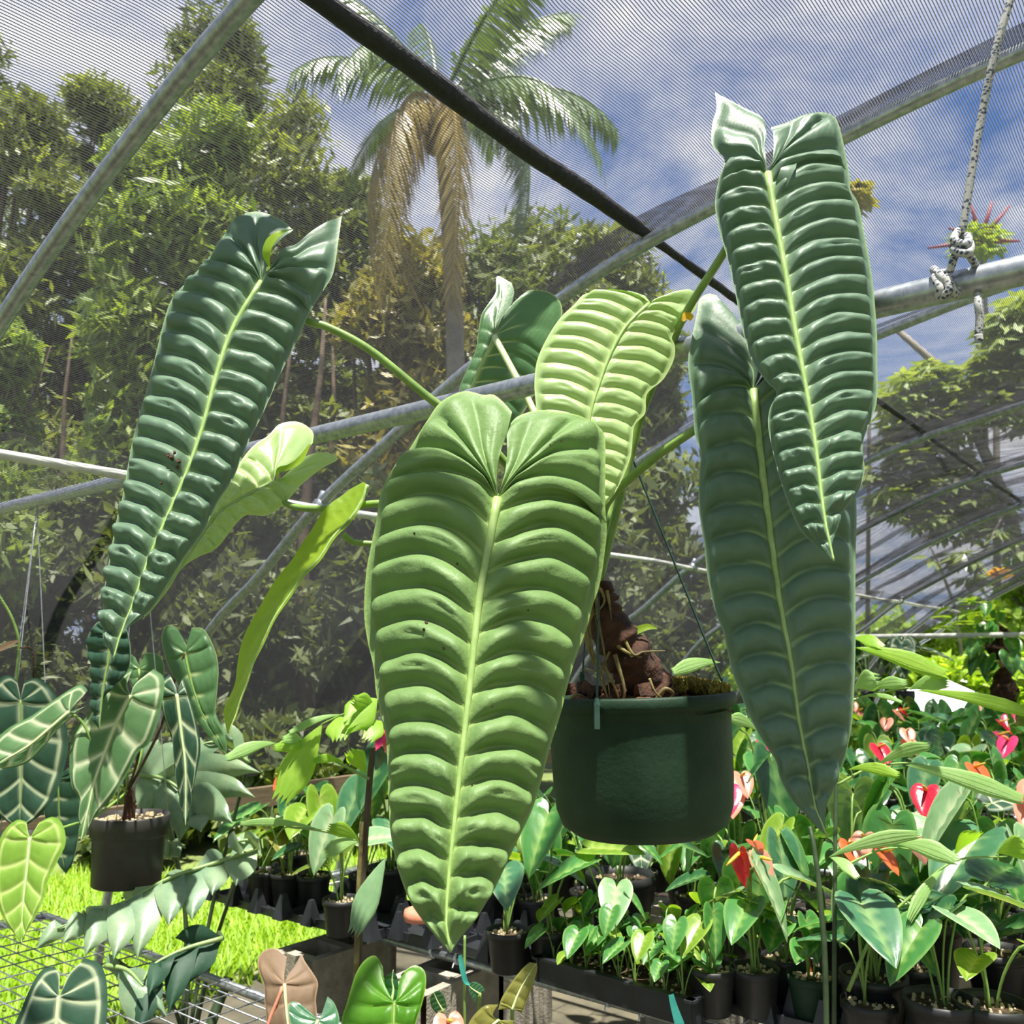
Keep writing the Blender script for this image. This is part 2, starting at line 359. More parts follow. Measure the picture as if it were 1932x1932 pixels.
# doubled net: folds along the hoops, and slack drapes near the far end
for u, wd, va, vb in ((2.05, .11, -1.6, .9), (3.32, .07, -2.3, .5), (4.88, .13, -2.4, .5), (5.55, .16, -2.5, .4), (6.2, .15, -2.5, .4), (6.85, .2, -2.6, .3), (7.55, .22, -2.6, .3), (8.3, .28, -2.6, .2), (9.15, .3, -2.6, .2), (10.0, .34, -2.6, .2), (10.75, .34, -2.6, .2), (11.6, .45, -2.6, .2), (4.1, .06, -2.4, .2)):
    net('net_fold', u - wd / 2, u + wd / 2, s_of_v(va), s_of_v(vb), 4, 50, 'net_fold', lift=.015, sag=0, parent=ceil, wr=.02, taper=True)
for u, wd in ((5.0, .25), (5.9, .3), (6.6, .25), (7.1, .3), (7.9, .3), (8.6, .35), (9.4, .4), (10.3, .45), (11.1, .4), (11.7, .35), (3.0, .2), (1.8, .15), (4.2, .2)):
    net('net_fold', u - wd / 2, u + wd / 2, sH + .1, sP, 4, 20, 'net_fold', lift=.05, sag=0, parent=wl, wr=.02)
net('net_panel', 4.3, UEND, sP, s_of_v(.6), 130, 50, 'net_panel', lift=-.01, sag=.07, parent=ceil, wr=.03)
# hip board below the side net
hb = MB(); a = H(-4.5, -3.67, .9); bq = H(UEND, -3.67, .9)
hb.box((0, 0, 0), (UEND + 4.5, .04, .09)); o = hb.build('baseboard_left', 'wood', smooth=False)
o.location = (a + bq) / 2; o.rotation_euler.z = PI / 2 - AX; tag(o, 'weathered wooden board along the foot of the side net', kind='structure')
# hoops
for i, u in enumerate(RIBS):
    mb = MB(); pts = [H(u, v, z - .02) for v, z in PS]
    base = H(u, -3.85, 0); mb.tube([p - base for p in pts], .019, 12)
    o = mb.build('steel_hoop', 'galv'); o.location = base
    tag(o, ['galvanised steel hoop running over the trees and the long left leaf', 'galvanised steel hoop crossed by the black net hem above the plant',
            'galvanised steel hoop passing behind the rope end and the petioles', 'galvanised steel hoop just beyond the rope end under the net folds',
            'galvanised steel hoop over the middle of the plant benches', 'galvanised steel hoop just before the white cross bar', 'galvanised steel hoop third from the open far end', 'galvanised steel hoop second from the open far end', 'last galvanised steel hoop at the open far end of the shade house'][i], 'hoop', 'steel hoops of the shade house')
# lower purlin with clamps, far purlin, end bar, tie bar
mb = MB(); o = empty('purlin', H(-1, -2.5, 2.07), 0, 'pale pipe purlin clamped along the hoops low on the side', 'purlin')
pp = MB(); pp.tube([local(o, H(-1 + k * .6, -2.5, 2.075 + .006 * math.sin(k * 2.3))) for k in range(23)], .014, 10); pp.build('pipe', 'pipe_white', o)
for u in RIBS:
    c = MB(); c.tube([local(o, H(u - .02, -2.5, 2.08)), local(o, H(u + .02, -2.5, 2.08))], .026, 10); c.tube([local(o, H(u, -2.52, 2.06)), local(o, H(u, -2.48, 2.13))], .016, 8); c.build('clamp', 'galv', o)
TIE_U, TIE_Z = 1.43, 2.105
mb = MB(); b0 = H(TIE_U, -3.85, TIE_Z)
mb.tube([H(TIE_U, -3.85 + k * .3, TIE_Z) - b0 for k in range(24)], .0225, 16)
o = mb.build('hanging_bar', 'galv'); o.location = b0; tag(o, 'thick galvanised pipe carrying the hanging pots with a rope tied round it', 'pipe')
mb = MB(); b0 = H(7.9, -3.0, 1.72); mb.tube([H(7.9, -3.0 + k * .5, 1.72) - b0 for k in range(11)], .022, 10)
o = mb.build('cross_bar', 'pipe_white'); o.location = b0; tag(o, 'slim white bar across the far opening above the hanging pots', 'pipe')
mb = MB(); b0 = H(7.9, -3.0, 0); mb.tube([(0, 0, 0), (0, 0, 1.75)], .025, 10)
o = mb.build('end_post', 'galv_old'); o.location = b0; tag(o, 'grey steel post holding the white bar at the far end', 'post')
# rolled hem of the net
hm = MB(); pts = []; rad = []
for k in range(220):
    u = -.5 + 12.4 * k / 219; lo = max([r for r in RIBS if r <= u], default=-.5); hi = min([r for r in RIBS if r > u], default=8.5)
    q = math.sin(PI * (u - lo) / (hi - lo)) ** 2
    pts.append(H(u, -1.17 + .008 * noise.noise(Vector((u * 3, 0, 0))), 2.712 - .006 * q)); rad.append((.021 if u < 2.0 else .013) * (1 + .25 * noise.noise(Vector((u * 6, 2, 0)))))
b0 = pts[0].copy(); hm.tube([p - b0 for p in pts], rad, 8); o = hm.build('rolled_hem', 'hem'); o.location = b0
tag(o, 'black rolled net hem running the length of the roof over the hoops', 'net hem')
# far side cord along the roof
# rope with knot
rb = U(1806, 470, TIE_U - .045)
rope = empty('rope', U(1800, 540, TIE_U), 0, 'white and blue flecked braided rope knotted round the hanging bar', 'rope')
def rope_part(name, pts, r, n=10, sub=6):
    P = cr([tuple(local(rope, p)) for p in pts], sub); mb = MB(); mb.tube([Vector(p) for p in P], r, n)
    me = mb.mesh(name, 'rope'); L = np.concatenate([[0], np.cumsum(np.linalg.norm(np.diff(P, axis=0), axis=1))])
    l = me.uv_layers.new(name='UVMap'); uv = []
    for p in me.polygons:
        i0 = min(v // n for v in p.vertices)
        js = [v % n for v in p.vertices]; wrap = (max(js) == n - 1 and min(js) == 0)
        for v in p.vertices:
            j = v % n; j = n if (wrap and j == 0) else j
            uv.append((j / n * 5, L[v // n] / .0045))
    for i, q in enumerate(uv): l.data[i].uv = q
    return obj(name, me, rope)
TU = TIE_U
top = U(1907, -40, TU)
rope_part('line', [H(TU + .02, -.05, 2.86), U(1900, 20, TU - .03), U(1850, 230, TU - .03), U(1815, 440, TU - .03)], .0058, 10, 16)
K = lambda x, y, d=-.03: U(x, y, TU + d)
rope_part('knot', [K(1808, 436), K(1800, 452, -.045), K(1822, 462, -.05), K(1826, 446), K(1806, 452, -.02), K(1800, 470, -.045), K(1826, 478, -.05), K(1830, 460), K(1812, 470, -.045)], .0062)
rope_part('loop', [K(1806, 470), K(1797, 495, -.035), K(1790, 512, -.03), K(1772, 516, -.03), K(1764, 524, -.035), K(1774, 545, -.045), K(1772, 560, -.04), K(1790, 548, -.045), K(1786, 522, -.04), K(1800, 552, -.035), K(1808, 556, -.005)], .0058)
rope_part('loop', [K(1824, 470), K(1832, 486, -.03), K(1840, 500, -.01), K(1844, 520, .03), K(1845, 545, .01), K(1845, 570, -.02), K(1848, 600, -.02), K(1846, 634, -.02)], .0055)
rope_part('wrap', [K(1764, 516, .0), K(1762, 508, -.02), K(1774, 520, -.04), K(1782, 540, -.035), K(1776, 562, -.005)], .0058)
rope_part('frayed_end', [K(1846, 632, -.02), K(1848, 646, -.02)], [.006] * 6 + [.002], 8, 6)
# ------------------------------------------------------------------ trees and shrubs beyond the net
def puff(C, rad, n, ln, wd, droop=.0, flat=.75):
    """leaf cards round the puff centres C"""
    k = len(C); idx = NP.integers(0, k, n)
    d = unit(NP.normal(size=(n, 3))); r = NP.random((n, 1)) ** .45
    sz = np.array(rad)[idx][:, None] if hasattr(rad, '__len__') else rad
    P = C[idx] + d * r * sz * np.array([1, 1, flat])
    A = unit(d * .6 + NP.normal(size=(n, 3)) * .7 + np.array([0, 0, -droop])) * ln * (.6 + .8 * NP.random((n, 1))) * .5
    B = unit(np.cross(A, NP.normal(size=(n, 3)))) * wd * (.6 + .8 * NP.random((n, 1))) * .5
    return P, A, B
def tree(name, px, ytop, y, wpx, ybot, mat, label, n=9000, puffs=46, ln=.2, wd=.07, trunk=.13, group='trees behind the shade net', prad=.62, tmat='trunk', cat='tree', seed=0, shape=1.0):
    top = W(px, ytop, y); bot = W(px, ybot, y); hw = wpx / F_PX * y * .5; base = Vector((top.x, y, 0))
    hgt = top.z - bot.z
    t = empty(name, base, 0, label, cat, group)
    f = NP.random(puffs)
    env = np.where(f > .75, np.sqrt(np.maximum(0, 1 - ((f - .75) / .25) ** 2)) * .85 + .1, .8 + .25 * np.sin(f * 9 + seed)) * shape
    an = NP.random(puffs) * 2 * PI; rr = np.sqrt(NP.random(puffs))
    C = np.stack([np.cos(an) * rr * hw * env * .85, np.sin(an) * rr * hw * env * .7, bot.z + f * (hgt - prad * .5)], 1)
    rad = prad * (.6 + .8 * NP.random(puffs)) * (hw / 1.0) ** .35
    P, A, B = puff(C, rad, n, ln, wd)
    tag(obj('crown', cards('crown', P, A, B, mat), t))
    mb = MB(); lean = R.uniform(-.3, .3)
    pts = [Vector((lean * k * .25 + .12 * math.sin(k * 1.7 + px), 0, (top.z * .9) * k / 7)) for k in range(8)]
    mb.tube(pts, [trunk * (1 - .11 * k) for k in range(8)], 8); mb.build('trunk', tmat, t)
    mb = MB()
    for k in range(min(puffs, 16)):
        c = Vector(C[k]); q = max(.25, min(.85, (c.z - .8) / (top.z * .9))); s = pts[int(q * 7)]
        mb.tube([s, s.lerp(c, .5) + Vector((0, 0, -.15)), c], [trunk * .4, trunk * .25, trunk * .08], 5, cap=False)
    mb.build('branches', tmat, t)
    return t
FOREST = [(-60, 60, 16, 300, 1000, 'tree_b', 'tall dark tree at the outer end of the forest row'),
    (70, 175, 14, 230, 1000, 'tree_a', 'feathery olive-green tree beside the lowest end of the first hoop'),
    (190, 150, 15, 230, 1000, 'tree_a', 'feathery tree with a rounded top crossed by the first hoop'),
    (300, 215, 12.5, 190, 950, 'tree_bright', 'bright green leafy tree seen below the first hoop'),
    (420, 8, 18, 210, 420, 'tree_b', 'tallest dark tree with an umbrella top against blue sky'),
    (420, 190, 13, 230, 980, 'tree_bright', 'bright yellow-green tree standing in front of the tallest dark tree'),
    (560, 190, 14, 210, 1000, 'tree_a', 'olive-green tree with pale dead twigs beside the palm'),
    (660, 330, 15, 210, 1000, 'tree_b', 'grey-green tree behind the hanging palm fronds'),
    (770, 440, 13, 220, 1000, 'tree_y', 'yellow-tinged bushy tree below the palm'),
    (900, 430, 14.5, 240, 1000, 'tree_b', 'mid-green tree between the palm and the upright back leaf'),
    (1010, 400, 16, 220, 1000, 'tree_b', 'grey-green tree beside the palm crown near the black hem'),
    (1130, 420, 15, 220, 1050, 'tree_a', 'olive tree ending in open sky where the hem crosses the hoop'),
    (1210, 560, 14, 130, 1100, 'tree_b', 'low rounded tree at the end of the forest')]
for i, (px, yt, y, wp, yb, mt, lb) in enumerate(FOREST):
    tree('forest_tree', px, yt, y, wp, yb, mt, lb, n=10500, puffs=56, ln=.30 if i != 4 else .34, wd=.075, seed=i, prad=.55)
for i, (px, yt, y, wp, yb, mt) in enumerate([(15, 560, 8.5, 150, 980, 'tree_bright'), (-10, 880, 8, 200, 1120, 'tree_bright')]):
    tree('young_tree', px, yt, y, wp, yb, mt, ['bright green young tree at the end of the first hoop', 'bright green low bush beside the purlin end'][i], n=4200, puffs=22, ln=.2, wd=.06, trunk=.05, prad=.34)
for i in range(11):
    px = -40 + i * 128; y = 10.5 + (i % 3) * 1.3
    tree('understorey_shrub', px, 840 + (i * 53) % 130, y, 230, 1330, ['tree_b', 'tree_b', 'tree_b'][i % 3], 'shaded shrub in the dark undergrowth behind the side net', n=5200, puffs=40, ln=.26, wd=.08, trunk=.07, prad=.5, group='undergrowth behind the side net', cat='shrub', seed=i)
for i in range(9):
    px = -60 + i * 100; y = 6.9 + (i % 3) * .7
    tree('hedge_shrub', px, 1290 + (i * 37) % 60, y, 190, 1600, 'tree_b', 'low dark hedge shrub growing just beyond the side net board', n=3200, puffs=30, ln=.16, wd=.07, trunk=.03, prad=.3, group='low hedge beyond the side net', cat='shrub', seed=i)
# thin far trunks in the shade of the forest
for i, (px, y, r) in enumerate([(345, 12, .09), (520, 11.5, .1), (575, 11, .14), (600, 12.5, .12), (330, 13, .09), (660, 12, .11), (90, 12, .1), (150, 13, .09), (470, 13, .1)]):
    b0 = W(px, 1300, y + 1.2); b0.z = 0; mb = MB(); mb.tube([Vector((.1 * math.sin(k + i), 0, k * 1.1)) for k in range(7)], [r * (1 - .145 * k) for k in range(7)], 8)
    o = mb.build('bare_trunk', 'trunk'); o.location = b0; tag(o, 'bare dark tree trunk in the undergrowth behind the side net', 'tree', 'bare trunks behind the side net')
# ---- coconut-like palm
def frond_mesh(L, droop, mat, seed, ln=.75, n=60, lift=.5, hang=.8):
    rnd = random.Random(seed); pts = []
    for k in range(15):
        s = k / 14; pts.append(Vector((L * s * (1 - .25 * s * droop), 0, L * (lift * s - droop * s * s * .75))))
    mb = MB(); mb.tube(pts, [.028 * (1 - .85 * k / 14) + .004 for k in range(15)], 5)
    for k in range(n):
        s = .12 + .86 * k / (n - 1); q = s * 14; i = min(int(q), 13); p = pts[i].lerp(pts[i + 1], q - i); tg = (pts[i + 1] - pts[i]).normalized()
        for sd in (-1, 1):
            l = ln * (1 - .55 * abs(s - .45) * 1.6) * rnd.uniform(.8, 1.1)
            d = (Vector((0, sd, 0)) * .55 + tg * .5 + Vector((0, 0, -hang * rnd.uniform(.6, 1.3)))).normalized()
            e = d + Vector((0, 0, -.5)); e.normalize(); wv = tg.cross(d).normalized() * .0 + tg * .024
            a = p; b_ = p + d * l * .5; c = b_ + e * l * .5
            mb.add([a - wv * .5, a + wv * .5, b_ + wv, b_ - wv, c], [(0, 1, 2, 3), (3, 2, 4)])
    return mb.mesh('frond', mat, False)
FR = [frond_mesh(3.0, .9, 'palm_frond', 1, lift=.75), frond_mesh(3.0, 1.2, 'palm_frond', 2, lift=.5), frond_mesh(3.2, .55, 'palm_frond', 3, lift=.9), frond_mesh(2.7, 1.5, 'palm_yellow', 4, lift=.2)]
pc = W(830, 215, 10.5)
palm = empty('coconut_palm', (pc.x, pc.y, 0), 0, 'tall palm with arching and yellowed hanging fronds behind the roof net', 'palm')
mb = MB(); mb.tube([Vector((.25 * math.sin(k * .35), 0, pc.z * k / 9)) for k in range(10)], [.16 - .008 * k for k in range(10)], 10); mb.build('trunk', 'trunk_pale', palm)
mb = MB(); mb.tube([Vector((0, 0, pc.z - .5)), Vector((0, 0, pc.z - .1)), Vector((0, 0, pc.z + .25))], [.17, .2, .1], 10); mb.build('crownshaft', 'trunk', palm)
for i, (rz, rx, k, s) in enumerate([(.15, -.15, 0, 1.0), (-.35, .0, 1, 1.0), (.5, .3, 2, .9), (-.15, .45, 2, .9), (1.2, .1, 0, .8), (2.6, .05, 1, .75), (2.95, .4, 2, .75), (3.5, -.1, 0, .8), (4.2, .1, 1, .9), (-.9, .15, 0, 1.0), (2.2, .0, 3, .9), (3.1, -.35, 3, .95), (-2.0, -.2, 3, 1.0), (-1.2, -.4, 3, 1.0), (-.5, -.55, 1, 1.0), (3.9, -.45, 3, .9), (5.0, -.3, 3, 1.0), (1.9, .5, 2, .8)]):
    o = obj('frond', FR[k], palm); o.location = (0, 0, pc.z + .1); o.rotation_euler = (0, -rx, rz); o.scale = (s, s, s)
# ---- umbrella trees on the far side of the roof
def umbrella(name, items, base, mat, label, tmat='trunk_pale', ll=.34, lw=.12, nl=9, limbs=()):
    t = empty(name, base, 0, label, 'tree', None)
    C = []; A = []; B = []
    for p in items:
        p = Vector(p) - base; ax = (Vector((R.uniform(-.5, .5), R.uniform(-.5, .5), 1))).normalized(); a1 = ax.orthogonal().normalized(); a2 = ax.cross(a1)
        for j in range(nl):
            q = 2 * PI * j / nl + R.random() * .3; d = (a1 * math.cos(q) + a2 * math.sin(q) - ax * R.uniform(.25, .6)).normalized(); s = R.uniform(.8, 1.15)
            C.append(p + d * ll * .62 * s); A.append(d * ll * .5 * s); B.append(d.cross(ax).normalized() * lw * .5 * s)
    obj('leaflets', cards('leaflets', np.array(C), np.array(A), np.array(B), mat), t)
    for L in limbs:
        mb = MB(); L = [Vector(p) - base for p in L[0]], L[1]
        mb.tube(L[0], [L[1] * (1 - .6 * k / (len(L[0]) - 1)) for k in range(len(L[0]))], 7); mb.build('limb', tmat, t)
    return t
def blob(cx, cy, rx, ry, y, n, dy=.8):
    out = []
    for _ in range(n):
        a = R.random() * 2 * PI; r = math.sqrt(R.random()); out.append(W(cx + math.cos(a) * rx * r, cy + math.sin(a) * ry * r, y + R.uniform(-dy, dy)))
    return out
b0 = W(1905, 1240, 15.5); b0.z = 0
umbrella('umbrella_tree', blob(1760, 760, 95, 80, 15.5, 190) + blob(1740, 900, 110, 90, 15.5, 190) + blob(1820, 960, 90, 60, 15.5, 60), b0, 'schefflera', 'umbrella tree with drooping palmate leaves and a pale slanting trunk',
         limbs=[([b0, W(1925, 1050, 15.5), W(1900, 950, 15.5), W(1830, 790, 15.5), W(1770, 690, 15.5), W(1690, 620, 15.5)], .14), ([W(1900, 950, 15.5), W(1780, 930, 15.9), W(1700, 900, 16)], .06), ([W(1860, 850, 15.5), W(1860, 780, 15.2), W(1800, 720, 15)], .05)])
b0 = W(1990, 1240, 15); b0.z = 0
umbrella('umbrella_tree', blob(1915, 690, 70, 120, 15, 190) + blob(1930, 610, 60, 60, 15, 60), b0, 'schefflera', 'dark hanging foliage of a tree beyond the rope end',
         limbs=[([b0, W(1990, 900, 15), W(1940, 700, 15), W(1910, 600, 15)], .1)])
b0 = W(1870, 1240, 18); b0.z = 0
oc = umbrella('octopus_tree', blob(1845, 450, 45, 25, 18, 26, .4), b0, 'tree_bright', 'octopus tree with dark red flower spikes above the rope knot', limbs=[([b0, W(1880, 800, 18), W(1850, 470, 18)], .09)])
for (x, y) in ((1832, 385), (1872, 380), (1905, 388), (1750, 468), (1790, 430), (1925, 455)):
    mb = MB(); mb.tube([W(1850, 462, 18) - b0, W((1850 + x) / 2, (462 + y) / 2 - 4, 17.9) - b0, W(x, y, 17.8) - b0], [.05, .045, .02], 6); mb.build('flower_spike', 'red_spike', oc)
b0 = W(1625, 1240, 17); b0.z = 0
umbrella('slender_tree', blob(1622, 365, 18, 34, 17, 22, .3), b0, 'tree_y', 'slender yellow-green treetop beside the tall dark leaf', limbs=[([b0, W(1640, 800, 17), W(1622, 380, 17)], .05)], ll=.25)
b0 = W(1830, 1240, 14.5); b0.z = 0
umbrella('cecropia_tree', blob(1790, 1050, 60, 14, 14.5, 7, .3) + blob(1830, 1090, 22, 12, 14.5, 4, .2) + blob(1900, 1010, 30, 20, 14.5, 5, .2), b0, 'schefflera', 'sparse tree with hand-shaped leaves on bare slanting stems under the net',
         limbs=[([b0, W(1800, 1140, 14.5), W(1770, 1060, 14.5), W(1740, 1000, 14.5)], .035), ([W(1815, 1180, 14.5), W(1850, 1050, 14.5), W(1900, 960, 14.5)], .035)], ll=.42)
o = obj('yellow_leaves', cards('yellow_leaves', *[np.array(a) for a in zip(*[(W(1885 + R.uniform(-14, 14), 1081 + R.uniform(-5, 5), 14), (.15, .03, .03 * R.uniform(-1, 1)), (0, .05, .08)) for _ in range(7)])], 'yellow_leaf'))
tag(o, 'spray of bright yellow dying leaves seen through the far roof net', 'leaves', kind='stuff')
# ---- sunny vine bank at the open end
def shrub(name, px, ytop, y, wpx, ybot, mat, label, n=3000, ln=.18, wd=.13, puffs=26, prad=.35, group='sunny shrubs at the open end'):
    return tree(name, px, ytop, y, wpx, ybot, mat, label, n=n, ln=ln, wd=wd, puffs=puffs, prad=prad, trunk=.04, cat='shrub', group=group)
for i, (px, yt, y, wp) in enumerate([(1880, 1120, 15, 260), (1760, 1190, 16, 220), (1680, 1170, 18, 240), (1830, 1230, 14, 200), (1930, 1250, 13.5, 180), (1640, 1150, 22, 300), (1960, 1050, 15, 220), (1500, 1160, 20, 300), (1350, 1180, 19, 300), (1200, 1150, 18, 300)]):
    shrub('vine_shrub', px, yt, y, wp, 1420, 'vine', 'sunlit yellow-green vine-covered shrub beyond the open end', n=3600, puffs=34)
mb = MB(); a = W(1760, 1385, 17); mb.box((0, 0, 0), (1.6, 2.6, .03)); mb.box((-.8, -1.2, -.5), (.05, .05, 1.0)); mb.box((.2, -1.2, -.3), (.05, .05, .6))
o = mb.build('white_roof_panel', 'tie_white', smooth=False); o.location = W(1800, 1352, 11.8); o.rotation_euler = (.35, -.42, .2); o.scale = (.62, .62, .62); o.location.z += .05
tag(o, 'pale translucent-looking roof sheet of a low frame in the sunny field', 'roof panel')
# ---- grass outside the side net
def field(n, u0, u1, v0, v1, hmin, hmax):
    u = NP.uniform(u0, u1, n); v = NP.uniform(v0, v1, n); x = u * DU.x + v * DV.x; y = u * DU.y + v * DV.y
    h = NP.uniform(hmin, hmax, n); an = NP.uniform(0, 2 * PI, n)
    A = np.stack([np.cos(an) * h * .35, np.sin(an) * h * .35, h * .5], 1); C = np.stack([x, y, h * .5], 1)
    B = np.stack([-np.sin(an), np.cos(an), an * 0], 1) * .007
    return C, A, B
o = obj('lawn_grass', cards('lawn_grass', *[np.concatenate(q) for q in zip(field(26000, -1.0, 3.5, -6.5, -3.75, .06, .17), field(9000, 2.5, 7.5, -6, -3.9, .05, .14))], 'grass'))
tag(o, 'sunlit bright green grass outside the side net', 'grass', kind='stuff')
sl = MB(); sl.box((0, 0, 0), (7.4, 12.2, .03)); o = sl.build('floor_soil', 'dirt', smooth=False); o.location = H(1.5, 0, .008); o.rotation_euler.z = -AX; tag(o, 'dark soil sheet added inside the shade house to cut bounced light', kind='structure')  # dark ground layer added to damp green light bouncing up onto the plants
sl = MB(); c = H(2.6, -1.2, .012); sl.box((0, 0, 0), (5.6, 4.6, .05)); o = sl.build('floor_slab', 'slab', smooth=False); o.location = c; o.rotation_euler.z = -AX
tag(o, 'damp mossy concrete slab under the benches', kind='structure')
# ------------------------------------------------------------------ leaves
def sstep(a, b, x): q = np.clip((x - a) / (b - a), 0, 1); return q * q * (3 - 2 * q)
def evp(P, f):
    c = np.concatenate([[0], np.cumsum(np.linalg.norm(np.diff(P, axis=0), axis=1))]); c /= c[-1]
    return np.stack([np.interp(f, c, P[:, k]) for k in range(P.shape[1])], -1)
def leaf_mesh(name, J, mid, halves, MP, mats, nvL=3, nvB=15, rpv=10, cols=26, arch=.22, amp=.3, seed=0, face=None, white=0, flip=False, jit=.1, down=0.0, sharp=.7, pn=8):
    """blade of two halves; every row of vertices follows a side vein from the midrib to the margin"""
    J = np.array(J, float); mid2 = cr([tuple(J)] + list(mid), pn); tip = mid2[-1]; ax = tip - J; L = np.linalg.norm(ax); ax /= L
    V = []; Fc = []; VE = []; ribs3 = None
    for hi_, (sinus, outer) in enumerate(halves):
        out = cr(outer, pn); po = (out - J) @ ax
        below = np.where(po < .03 * L)[0]; i0 = int(below[-1]) if len(below) else 0
        i0 = max(2, i0); fan = out[:i0 + 1]; body = out[i0:]; pb = np.maximum.accumulate((body - J) @ ax); pb = pb + np.linspace(0, 1e-6 * L, len(pb))
        sn = cr([tuple(J)] + list(sinus) + [tuple(out[0])], pn)
        nf, nb = nvL * rpv, nvB * rpv
        t = np.linspace(0, 1, cols) ** .9
        rows = []; ph = []; wid = []
        for j in range(nf):
            q = j / nf; E_ = evp(fan, np.array([q]))[0]; S = J; w_ = np.linalg.norm(E_ - S)
            C_ = (S + E_) / 2 - ax * 2 * arch * w_ * .9
            bz = (1 - t)[:, None] ** 2 * S + (2 * t * (1 - t))[:, None] * C_ + (t ** 2)[:, None] * E_
            sc_ = evp(sn, t) + t[:, None] * (E_ - sn[-1])
            k = float(sstep(0, 1, min(1, q * 1.15)))
            rows.append(sc_ * (1 - k) + bz * k); ph.append(q * nvL); wid.append(w_)
        for j in range(nb + 1):
            q = j / nb; S = evp(mid2, np.array([q]))[0]; pS = min((S - J) @ ax + down * L * q * (1 - q), pb[-1])
            pS = max(pS, pb[0]) if q > 0 else pb[0]
            E_ = np.array([np.interp(pS, pb, body[:, 0]), np.interp(pS, pb, body[:, 1])]) if q < 1 else tip
            w_ = np.linalg.norm(E_ - S); ar = arch * (1 - .3 * q)
            C_ = (S + E_) / 2 - ax * 2 * ar * w_ * (.9 + .1 * min(1, q * 8))
            rows.append((1 - t)[:, None] ** 2 * S + (2 * t * (1 - t))[:, None] * C_ + (t ** 2)[:, None] * E_); ph.append(nvL + q * nvB); wid.append(w_)
        P2 = np.array(rows); ph = np.array(ph); wid = np.array(wid); nr = len(rows)
        S0 = P2[:, :1, :]
        lat = np.linalg.norm(P2 - S0, axis=-1) * (1 if hi_ else -1)
        P3 = MP(P2, (P2 - J) @ ax / L, lat, np.broadcast_to(t, lat.shape))
        gu = np.gradient(P3, axis=0); gv = np.gradient(P3, axis=1); nrm = np.cross(gu, gv)
        ln_ = np.linalg.norm(nrm, axis=-1, keepdims=True); good = nrm[ln_[..., 0] > np.percentile(ln_, 30)].mean(0)
        fv = np.array(face if face is not None else (0, -1, .2)); sg = 1.0 if good @ fv > 0 else -1.0
        nrm = np.where(ln_ > 1e-12, nrm / np.maximum(ln_, 1e-12), unit(good)) * sg
        # smooth normals a little so that displaced panels keep their shape
        nrm[:, 0] = nrm[:, 1] = nrm[:, 2]
        phase = ph[:, None] + jit * np.array([[noise.noise(Vector((a_ * .9 + seed, b_ * 3.1, seed + hi_ * 5))) for b_ in t] for a_ in ph]) + hi_ * .37 * (1 if nvB > 8 else 0)
        fr = phase - np.floor(phase)
        bul = np.abs(np.sin(PI * fr)) ** sharp
        sec = np.array([[max(0., noise.noise(Vector((math.floor(a_ + hi_ * .37) * 3.3, b_ * 3.0, seed)))) for b_ in t] for a_ in ph])
        bul = bul - np.exp(-((fr - .55) / .09) ** 2) * sec * .42
        wr_ = wid / wid.max()
        spc = np.linalg.norm(P3[-1, 0] - P3[nf, 0]) / nvB
        env = sstep(0, .14, t)[None] * (1 - sstep(.84, .96, t))[None] * sstep(0, .3, wr_)[:, None]
        fan_env = np.clip(ph / max(nvL, 1e-6) * 1.6, .35, 1)[:, None]
        rough_ = np.array([[noise.noise(Vector((a_ * 2.2, b_ * 6, seed * 3 + hi_))) for b_ in t] for a_ in ph]) * .14
        P3 = P3 + nrm * ((bul * (1 + rough_) * env * fan_env * amp * spc)[..., None])
        if white:
            d = np.abs(fr - np.round(fr)); ve = np.exp(-(d / white) ** 2) * (1 - sstep(.80, .86, t))[None] + np.exp(-((t - .83) / .035) ** 2)[None] * .9 + np.exp(-(t / .05) ** 2)[None]
            ve = np.clip(ve, 0, 1) * (.75 + .25 * (1 - t))[None]
        else:
            d = np.abs(fr - np.round(fr)); ve = np.exp(-(d / .06) ** 2) * (1 - sstep(.12, .5, t))[None] * .8 + (np.exp(-((1 - t) / .018) ** 2) * .6)[None] + np.exp(-(t / .035) ** 2)[None] * .8
        o = len(V); V += P3.reshape(-1, 3).tolist(); VE += np.clip(np.broadcast_to(ve, fr.shape), 0, 1).ravel().tolist()
        for i in range(nr - 1):
            for k in range(cols - 1):
                q = (o + i * cols + k, o + i * cols + k + 1, o + (i + 1) * cols + k + 1, o + (i + 1) * cols + k)
                Fc.append(q if sg > 0 else q[::-1])
        ribs3 = P3[nf:, 0]
    me = bpy.data.meshes.new(name); me.from_pydata(V, [], Fc)
    at = me.attributes.new('vein', 'FLOAT', 'POINT'); at.data.foreach_set('value', np.array(VE, np.float32))
    for m_ in mats if isinstance(mats, (list, tuple)) else [mats]: me.materials.append(M[m_])
    me.polygons.foreach_set('use_smooth', [True] * len(Fc)); me.update()
    return me, ribs3
def pixmap(dJ, dT, tilt=0, fold=0, curl=0, lift=0, base=Vector((0, 0, 0))):
    """photo outline to its own place: distance dJ at the joint, dT at the tip, lateral tilt, V-fold and edge curl in metres per pixel"""
    def f(P2, along, lat, t):
        y = dJ + (dT - dJ) * along + tilt * lat + fold * np.abs(lat) + curl * (np.abs(lat) / 100) ** 2 + lift * np.sin(np.clip(along, 0, 1) * PI)
        X = (P2[..., 0] - 966) / F_PX; Z = (966 - P2[..., 1]) / F_PX
        ry = math.cos(TH) - Z * math.sin(TH); rz = math.sin(TH) + Z * math.cos(TH)
        return np.stack([X * y / ry - base.x, y + 0 * X - base.y, rz * y / ry + EYE - base.z], -1)
    return f
